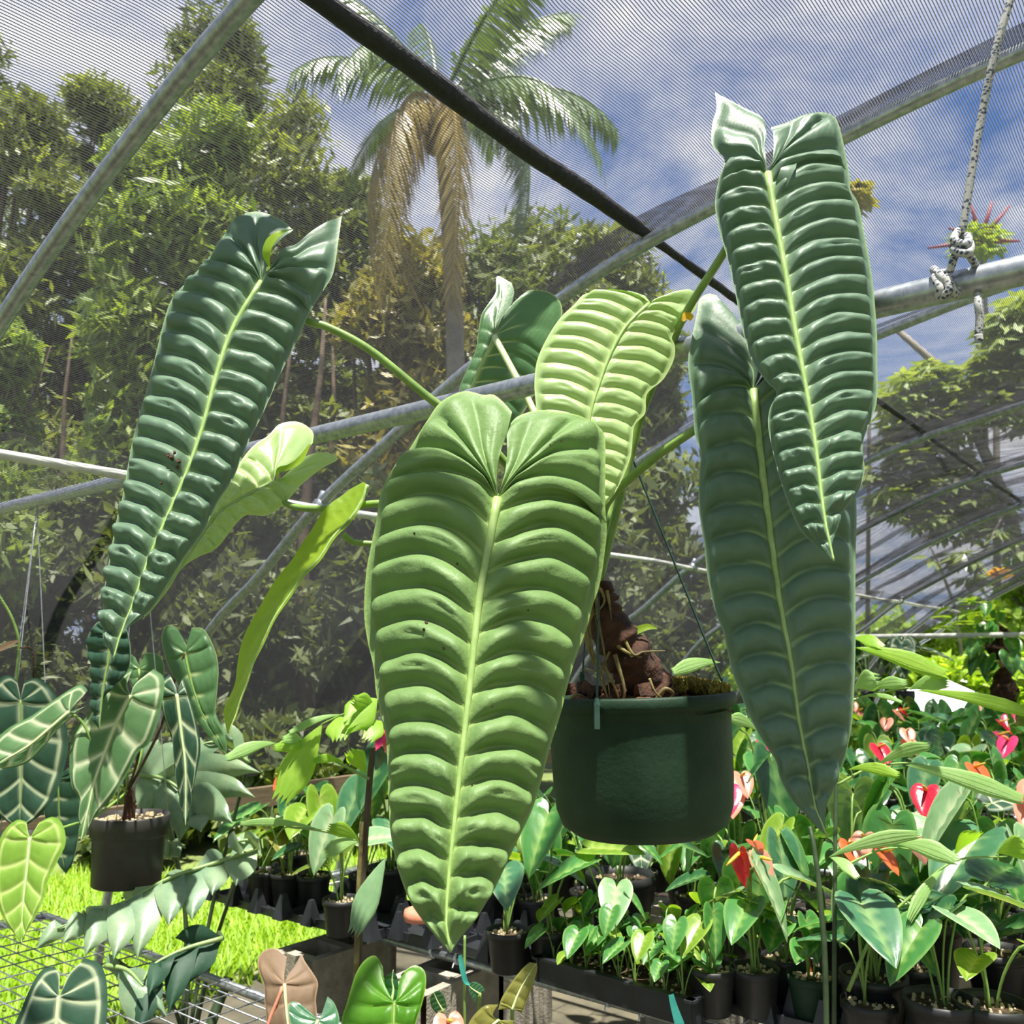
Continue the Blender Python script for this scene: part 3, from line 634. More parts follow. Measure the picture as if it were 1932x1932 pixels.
def add_midrib(parent, ribs, r0, mat='midrib', fwd=(0, -1, .15), name='midrib'):
    n = len(ribs); pick = [ribs[i] for i in range(0, n, max(1, n // 24))] + [ribs[-1]]
    f = Vector(fwd).normalized(); mb = MB(); k = len(pick)
    mb.tube([Vector(p) + f * r0 * .35 * (1 - i / k) for i, p in enumerate(pick)], [r0 * (1 - .8 * i / k) for i in range(k)], 8)
    return mb.build(name, mat, parent)
def petiole(parent, pts, r0, r1, mat='petiole', name='petiole'):
    P = cr([tuple(p) for p in pts], 8); n = len(P); mb = MB()
    mb.tube([Vector(p) for p in P], [r0 + (r1 - r0) * i / (n - 1) for i in range(n)], 10); return mb.build(name, mat, parent)
# ------------------------------------------------------------------ the big hanging anthurium
PB = W(1218, 1574, 1.69); PB.x += 0
big = empty('hanging_anthurium', PB, 0, 'large hanging anthurium with long quilted leaves in a dark green basket pot', 'hanging plant')
def LP(p): return Vector(p) - PB
PR, PH = .168, .243
pot = MB(); pot.lathe([(.0, 0), (.09, .0), (.125, .006), (.148, .022), (.158, .05), (.162, .1), (.165, .2), (.166, .222), (.174, .224), (.176, .232), (.176, .244), (.172, .248), (.164, .246), (.162, .225), (.158, .12)], 56)
po_ = pot.build('pot', 'pot_green', big); po_.rotation_euler = (0, -.035, 0)
def mound(R0, h, seed, n=26, mat='soil', name='soil', z=0, parent=None, rings=9, amp=.012, fr=18):
    mb = MB(); v = [(0, 0, z + h)]; f = []
    for i in range(1, rings + 1):
        r = R0 * i / rings
        for j in range(n):
            q = 2 * PI * j / n; x, y = r * math.cos(q), r * math.sin(q)
            v.append((x, y, z + h * (1 - (i / rings) ** 2) + amp * noise.noise(Vector((x * fr, y * fr, seed)))))
    for j in range(n): f.append((0, 1 + j, 1 + (j + 1) % n))
    for i in range(rings - 1):
        for j in range(n): f.append((1 + i * n + j, 1 + (i + 1) * n + j, 1 + (i + 1) * n + (j + 1) % n, 1 + i * n + (j + 1) % n))
    mb.add(v, f); return mb.build(name, mat, parent)
so = mound(.163, .03, 3, 40, 'peat', 'soil', .222, big, 14, .02, 30)
# moss cushion of tiny tufts, and loose roots and bark
mC = []; mA = []; mB_ = []
for _ in range(2600):
    a = R.uniform(-1.1, .75); r = R.uniform(.09, .158); x, y = r * math.cos(a), r * math.sin(a)
    if noise.noise(Vector((x * 20, y * 20, 2))) < -.15: continue
    mC.append((x, y, .258 + .018 * R.random() - (r - .1) * .2)); d = Vector((R.gauss(0, .5), R.gauss(0, .5), 1)).normalized(); mA.append(d * .006); mB_.append(d.orthogonal().normalized() * .0025)
tag(obj('moss', cards('moss', np.array(mC), np.array(mA), np.array(mB_), 'moss'), big), kind='stuff')
st = [LP(W(x, y, d)) for x, y, d in ((1232, 1330, 1.66), (1215, 1290, 1.65), (1190, 1245, 1.63), (1160, 1200, 1.62), (1140, 1165, 1.62), (1130, 1130, 1.62), (1128, 1100, 1.62))]
P = cr([tuple(p) for p in st], 8); mb = MB()
mb.tube([Vector(p) for p in P], [(.050 - .024 * i / len(P)) * (1 + .22 * math.sin(i * 1.15) * (.5 + .5 * math.sin(i * .37))) for i in range(len(P))], 18)
me = mb.mesh('stem', 'bark')
for v in me.vertices: v.co += Vector((noise.noise(v.co * 60), noise.noise(v.co * 60 + Vector((5, 0, 0))), noise.noise(v.co * 60 + Vector((0, 5, 0))))) * .007
obj('stem', me, big)
for pts, r in (([(1175, 1200), (1195, 1235), (1215, 1230), (1255, 1228)], .004), ([(1165, 1218), (1185, 1232), (1210, 1240)], .005), ([(1125, 1120), (1128, 1165), (1140, 1230), (1150, 1310)], .004),
               ([(1120, 1150), (1105, 1200), (1125, 1260), (1148, 1320)], .005), ([(1110, 1170), (1118, 1230), (1138, 1280), (1146, 1325)], .004), ([(1135, 1250), (1155, 1285), (1170, 1325)], .005),
               ([(1225, 1280), (1240, 1310), (1275, 1328)], .003), ([(1240, 1320), (1255, 1300), (1270, 1310), (1250, 1328)], .006), ([(1145, 1115), (1150, 1140), (1153, 1170)], .004), ([(1118, 1135), (1130, 1110), (1140, 1135), (1122, 1160)], .005),
               ([(1070, 1325), (1090, 1310), (1112, 1322)], .004), ([(1085, 1320), (1100, 1335)], .005), ([(1150, 1230), (1130, 1265), (1095, 1262)], .003), ([(1130, 1135), (1119, 1125), (1120, 1150), (1128, 1190)], .003), ([(1160, 1235), (1178, 1300), (1172, 1328)], .005)):
    petiole(big, [LP(W(x, y, 1.585 - .008 * (i % 2))) for i, (x, y) in enumerate(pts)], r * .85, r * .25, 'root', 'root')
# loose chunks of bark mulch
for i in range(34):
    a = R.uniform(0, 2 * PI); r = R.uniform(.05, .15); mb = MB(); mb.frustum((0, 0, -.006), .022, .012, .014)
    o = mb.build('bark_chip', 'bark', big, False); o.location = (r * math.cos(a), r * math.sin(a), .25 + R.random() * .012); o.rotation_euler = (R.random() * 3, R.random() * 3, R.random() * 3)
# new shoot leaf
def strip_leaf(parent, pts, wds, mat, name='leaf', nrm=(0, -1, .3), fold=.15, cols=5, jag=0):
    P = cr([tuple(p) for p in pts], 6); n = len(P); wv = np.interp(np.linspace(0, 1, n), np.linspace(0, 1, len(wds)), wds); nv = Vector(nrm).normalized(); G_ = np.zeros((n, cols, 3))
    for i in range(n):
        tg = Vector(P[min(i + 1, n - 1)] - P[max(i - 1, 0)]).normalized(); s = tg.cross(nv).normalized()
        for k in range(cols):
            q = 2 * k / (cols - 1) - 1
            G_[i, k] = Vector(P[i]) + s * q * wv[i] * .5 + nv * fold * abs(q) * wv[i] * .5 + (tg * jag * wv[i] * (.5 if k % 2 else -.35) if jag and i == n - 1 else Vector())
    return obj(name, grid_mesh(name, G_, mat), parent)
strip_leaf(big, [LP(W(x, y, 1.6)) for x, y in ((1180, 1200), (1200, 1190), (1222, 1183), (1240, 1186))], [.002, .014, .012, .002], 'leaf_lime', 'shoot_leaf')
# hanger wires, clips and hook
HK = H(TIE_U, 0, TIE_Z); hook = U(1137, 726, TIE_U)
for (x, y, d, cl) in ((1126, 1345, 1.535, 1), (1368, 1300, 1.74, 0), (1098, 1290, 1.83, 0)):
    e = W(x, y, d); petiole(big, [LP(hook), LP(hook.lerp(e, .5)), LP(e)], .0021, .0021, 'wire_green', 'hanger_wire')
    mb = MB(); mb.box((0, 0, 0), (.009, .012, .04)); mb.frustum((0, 0, .018), .011, .006, .012); o = mb.build('hanger_clip', 'wire_green', big, False); o.location = LP(e) + Vector((0, 0, -.006))
hp = [hook + Vector((0, 0, -.005))] + [H(TIE_U, hook.x * DV.x + hook.y * DV.y + .0, TIE_Z) + DU * math.cos(q) * .029 + Vector((0, 0, math.sin(q) * .029)) for q in np.linspace(-PI / 2, PI * 1.1, 9)]
petiole(big, [LP(p) for p in hp], .0026, .0026, 'wire_green', 'hook')
# traced leaves: joint, midrib, (sinus edge, outer margin) for either half, in photograph pixels
LEAVES = [
 dict(nm='main', J=(939, 940), mid=[(921, 1035), (906, 1119), (893, 1230), (886, 1300), (871, 1429), (858, 1546), (846, 1662), (842, 1740), (850, 1797)],
  l=([(938, 888), (945, 852), (956, 819), (962, 795)], [(966, 777), (948, 757), (930, 744), (912, 745), (882, 738), (855, 744), (828, 762), (807, 792), (786, 825), (762, 864), (748, 874), (732, 900), (717, 936), (711, 975), (702, 1020), (691, 1080), (687, 1155), (693, 1206), (705, 1260), (710, 1310), (726, 1378), (731, 1435), (734, 1533), (739, 1585), (752, 1644), (773, 1699), (796, 1735), (819, 1763), (850, 1797)]),
  r=([(951, 900), (956, 860), (955, 825)], [(960, 803), (978, 785), (1014, 774), (1050, 777), (1086, 782), (1116, 795), (1137, 813), (1142, 834), (1142, 888), (1142, 960), (1145, 999), (1140, 1050), (1131, 1104), (1119, 1140), (1106, 1188), (1084, 1248), (1068, 1305), (1059, 1342), (1037, 1413), (1021, 1475), (1003, 1530), (978, 1583), (957, 1627), (934, 1676), (915, 1707), (898, 1735), (872, 1765), (850, 1797)]),
  d=(1.30, 1.12), fold=.00012, curl=.012, mat='leaf_main', nv=(4, 15), amp=.68, arch=.24, rib=.0066, tilt=.00005),
 dict(nm='left', J=(493, 532), mid=[(440, 620), (409, 708), (383, 805), (352, 893), (317, 972), (282, 1051), (251, 1139), (228, 1195), (214, 1243)],
  l=([(503, 508), (513, 470)], [(553, 434), (528, 413), (484, 399), (444, 413), (422, 444), (396, 484), (365, 519), (325, 563), (308, 611), (295, 664), (277, 734), (255, 809), (242, 875), (233, 928), (220, 981), (207, 1051), (198, 1104), (194, 1174), (199, 1209), (214, 1243)]),
  r=([(515, 505), (532, 475), (559, 466), (590, 440)], [(645, 407), (638, 457), (629, 514), (612, 545), (585, 589), (559, 646), (528, 708), (497, 778), (466, 840), (440, 902), (409, 950), (383, 1003), (348, 1051), (317, 1100), (282, 1152), (233, 1192), (221, 1215), (214, 1243)]),
  d=(1.42, 1.22), fold=.00008, curl=.01, mat='leaf_dark', nv=(3, 19), amp=.62, arch=.12, rib=.0045, tilt=-.0001),
 dict(nm='right_front', J=(1448, 328), mid=[(1462, 413), (1482, 520), (1499, 621), (1512, 689), (1529, 783), (1541, 860), (1549, 930), (1558, 990), (1573, 1058)],
  l=([(1445, 305), (1442, 275), (1446, 245), (1436, 222), (1400, 203)], [(1349, 174), (1352, 204), (1344, 234), (1344, 275), (1367, 301), (1356, 338), (1349, 386), (1357, 436), (1371, 483), (1384, 537), (1394, 588), (1405, 638), (1421, 685), (1448, 722), (1465, 741), (1452, 773), (1450, 810), (1465, 880), (1487, 950), (1510, 1000), (1540, 1030), (1573, 1058)]),
  r=([(1456, 305), (1458, 275)], [(1455, 240), (1482, 232), (1516, 217), (1553, 212), (1576, 222), (1586, 248), (1593, 278), (1603, 332), (1605, 359), (1620, 386), (1630, 436), (1640, 487), (1647, 537), (1654, 621), (1655, 689), (1653, 764), (1628, 835), (1631, 889), (1616, 934), (1591, 967), (1581, 996), (1569, 1029), (1573, 1058)]),
  d=(1.34, 1.15), fold=.00022, curl=.0, mat='leaf_dark', nv=(3, 21), amp=.62, arch=.15, rib=.006, tilt=.0),
 dict(nm='right_back', J=(1421, 736), mid=[(1433, 850), (1445, 950), (1460, 1060), (1473, 1150), (1492, 1249), (1507, 1361), (1525, 1451), (1537, 1520), (1561, 1578)],
  l=([(1440, 690), (1420, 640), (1390, 600)], [(1352, 558), (1338, 554), (1320, 564), (1315, 591), (1305, 638), (1298, 686), (1306, 753), (1311, 820), (1322, 854), (1320, 887), (1318, 955), (1328, 1022), (1335, 1089), (1350, 1156), (1365, 1195), (1380, 1264), (1395, 1304), (1416, 1355), (1440, 1400), (1464, 1436), (1472, 1469), (1495, 1511), (1519, 1536), (1543, 1563), (1561, 1578)]),
  r=([(1445, 700), (1460, 665)], [(1490, 640), (1540, 650), (1590, 720), (1608, 850), (1616, 960), (1614, 1060), (1614, 1150), (1614, 1225), (1609, 1346), (1600, 1406), (1585, 1451), (1573, 1490), (1560, 1520), (1557, 1551), (1561, 1578)]),
  d=(1.46, 1.33), fold=.0001, curl=.006, mat='leaf_dark', nv=(3, 15), amp=.42, arch=.22, rib=.007, tilt=.0),
 dict(nm='pale', J=(1224, 574), mid=[(1180, 618), (1150, 672), (1130, 726), (1113, 786), (1108, 860), (1114, 925), (1128, 968)],
  l=([(1226, 570)], [(1217, 558), (1187, 549), (1157, 551), (1106, 554), (1083, 575), (1056, 601), (1032, 638), (1015, 675), (1009, 709), (1010, 753), (1022, 830), (1050, 900), (1090, 950), (1128, 968)]),
  r=([(1230, 569)], [(1237, 563), (1264, 554), (1295, 548), (1315, 554), (1311, 585), (1285, 608), (1268, 635), (1273, 652), (1271, 679), (1251, 716), (1221, 743), (1217, 780), (1197, 803), (1192, 847), (1187, 871), (1167, 918), (1147, 948), (1128, 968)]),
  d=(1.54, 1.45), fold=.00006, curl=.004, mat='leaf_pale', nv=(2, 15), amp=.3, arch=.12, rib=.004, tilt=.0),
 dict(nm='back', J=(933, 633), mid=[(928, 650), (912, 680), (901, 705), (887, 740), (868, 800), (850, 860)],
  l=([(946, 602), (962, 580), (970, 552)], [(965, 534), (938, 521), (936, 550), (920, 575), (908, 595), (902, 630), (898, 659), (880, 700), (868, 730), (856, 780), (847, 830), (850, 860)]),
  r=([(945, 611), (955, 590)], [(968, 572), (985, 556), (1002, 547), (1036, 551), (1056, 568), (1061, 590), (1056, 630), (1040, 680), (1010, 740), (970, 800), (900, 845), (850, 860)]),
  d=(1.98, 1.94), fold=.0006, curl=.0, mat='leaf_under', nv=(2, 9), amp=.14, arch=.2, rib=.005, tilt=.0),
 dict(nm='second_left', J=(515, 910), mid=[(475, 930), (440, 950), (409, 972), (361, 1040), (310, 1115), (270, 1168)],
  l=([(524, 889), (548, 880)], [(590, 836), (590, 814), (563, 796), (528, 800), (506, 822), (475, 844), (440, 890), (390, 960), (330, 1050), (285, 1130), (270, 1168)]),
  r=([(528, 905), (550, 886), (578, 862)], [(616, 852), (638, 866), (607, 884), (568, 915), (541, 946), (506, 972), (466, 972), (444, 990), (409, 1034), (374, 1051), (343, 1073), (317, 1113), (286, 1152), (270, 1168)]),
  d=(1.62, 1.45), fold=.0002, curl=.0, mat='leaf_pale', nv=(2, 12), amp=.36, arch=.14, rib=.004, tilt=-.0001)]
for q in LEAVES:
    me, ribs = leaf_mesh('leaf', q['J'], q['mid'], [q['l'], q['r']], pixmap(q['d'][0], q['d'][1], q['tilt'], q['fold'], q['curl'], base=PB), q['mat'], nvL=q['nv'][0], nvB=q['nv'][1], amp=q['amp'], arch=q['arch'], seed=hash(q['nm']) % 1 + len(q['nm']) * 3.7, rpv=12, cols=30)
    lf = obj('leaf', me, big); q['ob'] = lf
    add_midrib(lf, ribs, q['rib'], 'midrib')
# rolled lobe edges where the base of a leaf turns over
strip_leaf(LEAVES[1]['ob'], [LP(W(x, y, d)) for x, y, d in ((509, 505, 1.40), (503, 480, 1.385), (512, 455, 1.385), (532, 438, 1.39), (556, 432, 1.41))], [.003, .016, .02, .012, .002], 'leaf_lime', 'rolled_edge', (-.3, -1, .2))
strip_leaf(LEAVES[2]['ob'], [LP(W(x, y, d)) for x, y, d in ((1462, 372, 1.34), (1474, 350, 1.325), (1488, 318, 1.32), (1500, 308, 1.34))], [.004, .02, .024, .006], 'leaf_dark', 'rolled_edge', (-.6, -1, .1))
strip_leaf(LEAVES[6]['ob'], [LP(W(x, y, d)) for x, y, d in ((522, 905, 1.61), (526, 888, 1.6), (545, 882, 1.6), (566, 868, 1.6), (585, 838, 1.61))], [.003, .014, .014, .016, .004], 'leaf_lime', 'rolled_edge', (-.2, -1, .5))
# young strap-like leaf seen edge on
sl_ = cr([(690, 912), (660, 950), (622, 990), (585, 1045), (545, 1095), (500, 1165), (468, 1235), (455, 1290), (436, 1340), (430, 1384)], 6)
lw = cr([(0, 10), (1, 46), (2, 50), (3, 44), (4, 40), (5, 40), (6, 36), (7, 22), (8, 26), (9, 4)], 6)[:, 1]
rows = []
for i, p in enumerate(sl_):
    tg = sl_[min(i + 1, len(sl_) - 1)] - sl_[max(i - 1, 0)]; tg = tg / np.linalg.norm(tg); nn = np.array([-tg[1], tg[0]])
    ph = i * .42; row = []
    for k in range(13):
        s = k / 12 - .5; c = p + nn * s * lw[i] * (1 + .06 * math.sin(i * .8)); y = 1.55 - .14 * i / len(sl_) + .05 * (s + .5) + .013 * abs(math.sin(PI * (ph + (s + .5) * 1.0))) * math.cos(s * PI)
        row.append(LP(W(c[0], c[1], y)))
    rows.append(row)
lf = obj('leaf', grid_mesh('leaf', np.array(rows), 'leaf_lime'), big)
mb = MB(); mb.tube([r[1] for r in rows], [.0035 * (1 - .8 * i / len(rows)) for i in range(len(rows))], 6); mb.build('midrib', 'midrib', lf)
# petioles from the crown of the stem to every leaf
CW = (1128, 1105, 1.62)
def pet(pts, r0, r1, mat='petiole'): petiole(big, [LP(W(*p)) for p in pts], r0, r1, mat)
pet([CW, (1060, 1000, 1.56), (900, 815, 1.50), (815, 755, 1.48), (700, 662, 1.46), (620, 618, 1.45), (570, 600, 1.445), (495, 534, 1.43)], .0085, .0062)
pet([CW, (1095, 1000, 1.66), (1040, 850, 1.78), (1003, 768, 1.85), (965, 695, 1.90), (933, 636, 1.965)], .0085, .0072, 'petiole_pale')
pet([CW, (1180, 900, 1.64), (1215, 770, 1.62), (1262, 660, 1.58), (1300, 580, 1.50), (1365, 478, 1.42), (1420, 380, 1.37), (1448, 330, 1.345)], .0085, .0065)
pet([CW, (1135, 1000, 1.61), (1150, 942, 1.61), (1230, 868, 1.58), (1310, 812, 1.53), (1390, 760, 1.49), (1421, 738, 1.47)], .0085, .007)
pet([CW, (1000, 985, 1.58), (850, 945, 1.57), (715, 950, 1.58), (600, 960, 1.60), (540, 950, 1.62), (515, 912, 1.63)], .008, .0055)
pet([CW, (900, 1050, 1.58), (760, 1028, 1.58), (700, 1026, 1.57), (665, 1022, 1.56), (648, 1008, 1.555)], .006, .005, 'petiole')
pet([CW, (1090, 1010, 1.5), (1010, 930, 1.38), (939, 940, 1.31)], .0085, .007)
pet([CW, (1170, 850, 1.68), (1220, 640, 1.62), (1224, 576, 1.55)], .008, .006)
strip_leaf(big, [LP(W(x, y, 1.5)) for x, y in ((1288, 606), (1296, 596), (1306, 602))], [.004, .018, .012], 'yellow_leaf', 'withered_sheath')

# specks of dirt and a clot of debris lying on two leaves
for q, spots in ((LEAVES[0], [(806, 1178, .006), (800, 1186, .004), (893, 1480, .003), (1062, 832, .003), (1040, 840, .003), (862, 1064, .003), (786, 1008, .003), (1000, 1150, .003), (838, 1226, .004), (720, 1262, .005), (930, 1330, .003)]), (LEAVES[1], [(318, 858, .007), (326, 864, .008), (334, 868, .007), (330, 856, .006), (338, 880, .005), (306, 912, .004)])):
    co = np.array([v.co for v in q['ob'].data.vertices]) + np.array(PB); dz = co[:, 2] - EYE; dep = co[:, 1] * math.cos(TH) + dz * math.sin(TH)
    X = 966 + F_PX * co[:, 0] / dep; Y = 966 - F_PX * (dz * math.cos(TH) - co[:, 1] * math.sin(TH)) / dep
    for x, y, s in spots:
        k = int(np.argmin((X - x) ** 2 + (Y - y) ** 2)); mb = MB(); mb.frustum((0, 0, -s * .3), s, s * .5, s * .6); o = mb.build('dirt_speck', 'bark', q['ob'], False)
        o.location = q['ob'].data.vertices[k].co; o.rotation_euler = (1.3, R.random(), R.random() * 3)
# ------------------------------------------------------------------ benches, blocks and trays
BZ = .70
WL = {}
def wire_mesh_obj(L, r=.0022):
    k = round(L, 2)
    if (k, r) not in WL:
        mb = MB(); mb.tube([(0, 0, 0), (L, 0, 0)], r, 5); WL[(k, r)] = mb.mesh('wire', 'wire')
    return WL[(k, r)]
def bench(u0, u1, v0, v1, z, label, su=.05, sv=.10, ties=0):
    b = empty('wire_bench', H(u0, v0, z), -AX, label, 'bench', 'wire benches')     # local x runs across the tunnel, local y along it
    lu, lv = u1 - u0, v1 - v0
    for yy, nm in ((0, 'rail'), (lu, 'rail')):
        mb = MB(); mb.tube([(0, yy, -.022), (lv, yy, -.022)], .013, 8); mb.build(nm, 'galv', b)
    for xx in (0, lv):
        mb = MB(); mb.tube([(xx, 0, -.022), (xx, lu, -.022)], .013, 8); mb.build('rail', 'galv', b)
    for k in range(int(lu / su) + 1):
        o = obj('wire', wire_mesh_obj(lv), b); o.location = (0, k * su, -.006)
    for k in range(int(lv / sv) + 1):
        o = obj('wire', wire_mesh_obj(lu), b); o.location = (k * sv, 0, -.0045); o.rotation_euler.z = PI / 2
    for k in range(ties):
        mb = MB(); mb.tube([(.008 * math.cos(q) * 0, .018 * math.cos(q), -.016 + .018 * math.sin(q)) for q in np.linspace(0, 2 * PI, 9)], .004, 6); mb.tube([(0, -.018, -.02), (.008, -.035, -.035)], .002, 5)
        o = mb.build('cable_tie', 'tie_white', b); o.location = (lv * (k + .5 + .3 * math.sin(k * 2.1)) / ties, 0, 0)
    return b
bench(2.1, 3.42, -2.95, .35, BZ, 'wire mesh bench with white cable ties on its front rail', su=.1, sv=.15, ties=16)
bench(3.85, 5.3, -3.35, .2, BZ, 'wire mesh bench in the middle under crowded potted plants', su=.15, sv=.3)
bench(5.75, 7.4, -3.35, -.2, BZ, 'wire mesh bench at the back near the open end', su=.15, sv=.3)
bench(.55, 1.62, -3.4, -1.75, .665, 'bare wire mesh bench over the lawn below the split leaf', su=.05, sv=.05 * 2)
def block_mesh():
    mb = MB(); L, Wd, Hh, t_ = .39, .19, .19, .032
    mb.box((0, -Wd / 2 + t_ / 2, Hh / 2), (L, t_, Hh)); mb.box((0, Wd / 2 - t_ / 2, Hh / 2), (L, t_, Hh))
    for x in (-L / 2 + .045, 0, L / 2 - .045): mb.box((x, 0, Hh / 2), (.036, Wd - 2 * t_ + .004, Hh))
    for x in (-1, 1):
        for y in (-1, 1): mb.box((x * (L / 2 - .012), y * (Wd / 2 - .028), Hh / 2), (.024, .056, Hh))
    return mb.mesh('concrete_block', 'concrete', False)
BM = block_mesh()
def stack(u, v, n, rz, where):
    for k in range(n):
        o = obj('concrete_block', BM); o.location = H(u, v, .037 + k * .1925); o.rotation_euler.z = rz
        tag(o, ('top', 'second', 'bottom')[n - 1 - k] + ' hollow concrete block of the stack ' + where, 'block', 'concrete blocks under the benches')
stack(2.13, -2.45, 3, -AX + PI / 2, 'beside the sunlit lawn')
stack(2.14, -1.98, 3, -AX + PI / 2 + .05, 'behind the tip of the biggest quilted leaf')
stack(2.14, -.86, 3, -AX + PI / 2, 'with a teal tie under the red flower')
stack(3.25, -1.7, 3, -AX, 'far back under the front bench')
stack(3.25, -.7, 3, -AX, 'far back under the flowering pots')
stack(3.2, -2.6, 3, -AX, 'under the back of the bench beside the lawn')
# ------------------------------------------------------------------ small potted anthuriums
HEART = ([(.02, -.06), (.05, -.14)], [(.12, -.21), (.24, -.24), (.36, -.16), (.44, .02), (.45, .2), (.38, .45), (.25, .70), (.11, .89), (0, 1)])
def mir(h): return tuple([(-x, y) for x, y in p] for p in h)
def local_map(org, pitch, L, Wd, bend, fold, roll=0):
    fw = np.array([math.cos(pitch), 0, math.sin(pitch)]); sd = np.array([0, 1.0, 0]); up = np.array([-math.sin(pitch), 0, math.cos(pitch)])
    sd, up = sd * math.cos(roll) + up * math.sin(roll), up * math.cos(roll) - sd * math.sin(roll)
    def f(P2, along, lat, t):
        x = P2[..., 0] * Wd; y = P2[..., 1] * L
        z = -bend * L * np.clip(along, 0, 2) ** 2 + fold * np.abs(x)
        return np.array(org) + y[..., None] * fw + x[..., None] * sd + z[..., None] * up
    return f, up
def aleaf(h, reach, L, Wd, pitch, mat, bend=.12, fold=.25, roll=0, white=0, amp=.13, seed=0, pet_r=.003, name='leaf', big_=False, petmat='petiole'):
    f, up = local_map((reach, 0, h), pitch, L, Wd, bend, fold, roll)
    kw = dict(nvL=2, nvB=5, rpv=2, cols=6, pn=4) if not big_ else dict(nvL=2, nvB=6, rpv=6, cols=16, pn=6)
    if white and not big_: kw = dict(nvL=1, nvB=4, rpv=6, cols=14, pn=4)
    me, ribs = leaf_mesh(name, (0, 0), [(0, .5), (0, 1)], [mir(HEART), HEART], f, [mat, petmat], arch=.12 if not white else -.08, down=0 if not white else .7, amp=amp, seed=seed, face=up, white=white, jit=.05, **kw)
    # add the stalk to the same mesh
    P = cr([(0, 0, 0), (reach * .22, 0, h * .5), (reach * .6, 0, h * .92), (reach, 0, h)], 3)
    mb = MB(); mb.tube([Vector(p) for p in P], [pet_r] * len(P), 5)
    nv = len(me.vertices); V = [tuple(v.co) for v in me.vertices] + mb.v; Fs = [tuple(p.vertices) for p in me.polygons] + [tuple(i + nv for i in q) for q in mb.f]
    ve = np.zeros(len(V), np.float32); a0 = np.zeros(nv, np.float32); me.attributes['vein'].data.foreach_get('value', a0); ve[:nv] = a0
    m2 = bpy.data.meshes.new(name); m2.from_pydata(V, [], Fs); at = m2.attributes.new('vein', 'FLOAT', 'POINT'); at.data.foreach_set('value', ve)
    m2.materials.append(M[mat]); m2.materials.append(M[petmat]); np_ = len(me.polygons)
    m2.polygons.foreach_set('material_index', [0] * np_ + [1] * len(mb.f)); m2.polygons.foreach_set('use_smooth', [True] * len(Fs)); m2.update(); bpy.data.meshes.remove(me)
    return m2
def flower_mesh(h, reach, L, mat, pitch=-.75):
    f, up = local_map((reach, 0, h), pitch, L, L * .95, .1, .1)
    me, _ = leaf_mesh('spathe', (0, 0), [(0, .5), (0, 1)], [mir(HEART), HEART], f, [mat], arch=.1, amp=.12, nvL=2, nvB=3, rpv=2, cols=5, face=up, pn=4)
    mb = MB(); d = Vector((math.cos(.35), 0, math.sin(.35)))
    mb.tube([Vector((reach, 0, h)) + d * L * s for s in (0, .2, .4, .58)], [L * .055, L * .06, L * .05, L * .02], 7); sp = mb.mesh('spadix', 'spadix')
    mb = MB(); P = cr([(0, 0, 0), (reach * .3, 0, h * .6), (reach, 0, h)], 4); mb.tube([Vector(p) for p in P], .0026, 5); stk = mb.mesh('flower_stalk', 'petiole')
    return me, sp, stk
def pot_meshes(r, h, mat):
    mb = MB(); mb.lathe([(0, .002), (r * .72, 0), (r * .74, .004), (r * .93, h * .82), (r * .94, h * .83), (r, h * .84), (r * 1.0, h), (r * .93, h), (r * .90, h * .85), (r * .85, h * .6)], 20)
    p = mb.mesh('pot', mat)
    mb = MB(); n = 12; v = [(0, 0, h * .9)]; f = []
    for i in (1, 2):
        for j in range(n):
            q = 2 * PI * j / n; v.append((r * .46 * i * math.cos(q), r * .46 * i * math.sin(q), h * .88 + .006 * noise.noise(Vector((i * 3, j * 1.3, r * 50)))))
    f += [(0, 1 + j, 1 + (j + 1) % n) for j in range(n)] + [(1 + j, 1 + n + j, 1 + n + (j + 1) % n, 1 + (j + 1) % n) for j in range(n)]
    mb.add(v, f); s = mb.mesh('soil', 'soil', False)
    mb = MB(); rr = random.Random(int(r * 1e4))
    for _ in range(34):
        a = rr.random() * 2 * PI; d = r * .82 * math.sqrt(rr.random()); g = rr.uniform(.004, .009); mb.frustum((d * math.cos(a), d * math.sin(a), h * .885), g, g * .6, g * .8)
    gr = mb.mesh('gravel', 'gravel', False)
    return p, s, gr
POTS = {'s': pot_meshes(.06, .105, 'pot_black'), 'm': pot_meshes(.075, .135, 'pot_black'), 'l': pot_meshes(.105, .2, 'pot_black'), 'g': pot_meshes(.058, .1, 'pot_green'), 'grey': pot_meshes(.1, .17, 'pot_grey')}
POTH = {'s': .105, 'm': .135, 'l': .2, 'g': .1, 'grey': .17}
LM = {}
def leafset(mat, white=0, scale=1.0, key=None):
    key = (mat, white, scale)
    if key not in LM:
        s = scale
        LM[key] = [aleaf(.19 * s, .06 * s, .15 * s, .125 * s, -.55, mat, seed=1, white=white), aleaf(.24 * s, .09 * s, .17 * s, .135 * s, -.25, mat, seed=2, white=white), aleaf(.14 * s, .08 * s, .13 * s, .11 * s, -.2, mat, seed=3, white=white),
                   aleaf(.28 * s, .05 * s, .16 * s, .12 * s, -.95, mat, seed=4, white=white), aleaf(.21 * s, .11 * s, .14 * s, .12 * s, .1, mat, seed=5, roll=.4, white=white), aleaf(.26 * s, .07 * s, .18 * s, .14 * s, -1.2, mat, seed=6, white=white, roll=-.3)]
    return LM[key]
FM = {}
def fset(mat, h, L):
    if (mat, h, L) not in FM: FM[(mat, h, L)] = flower_mesh(h, .05, L, mat)
    return FM[(mat, h, L)]
NPL = [0]
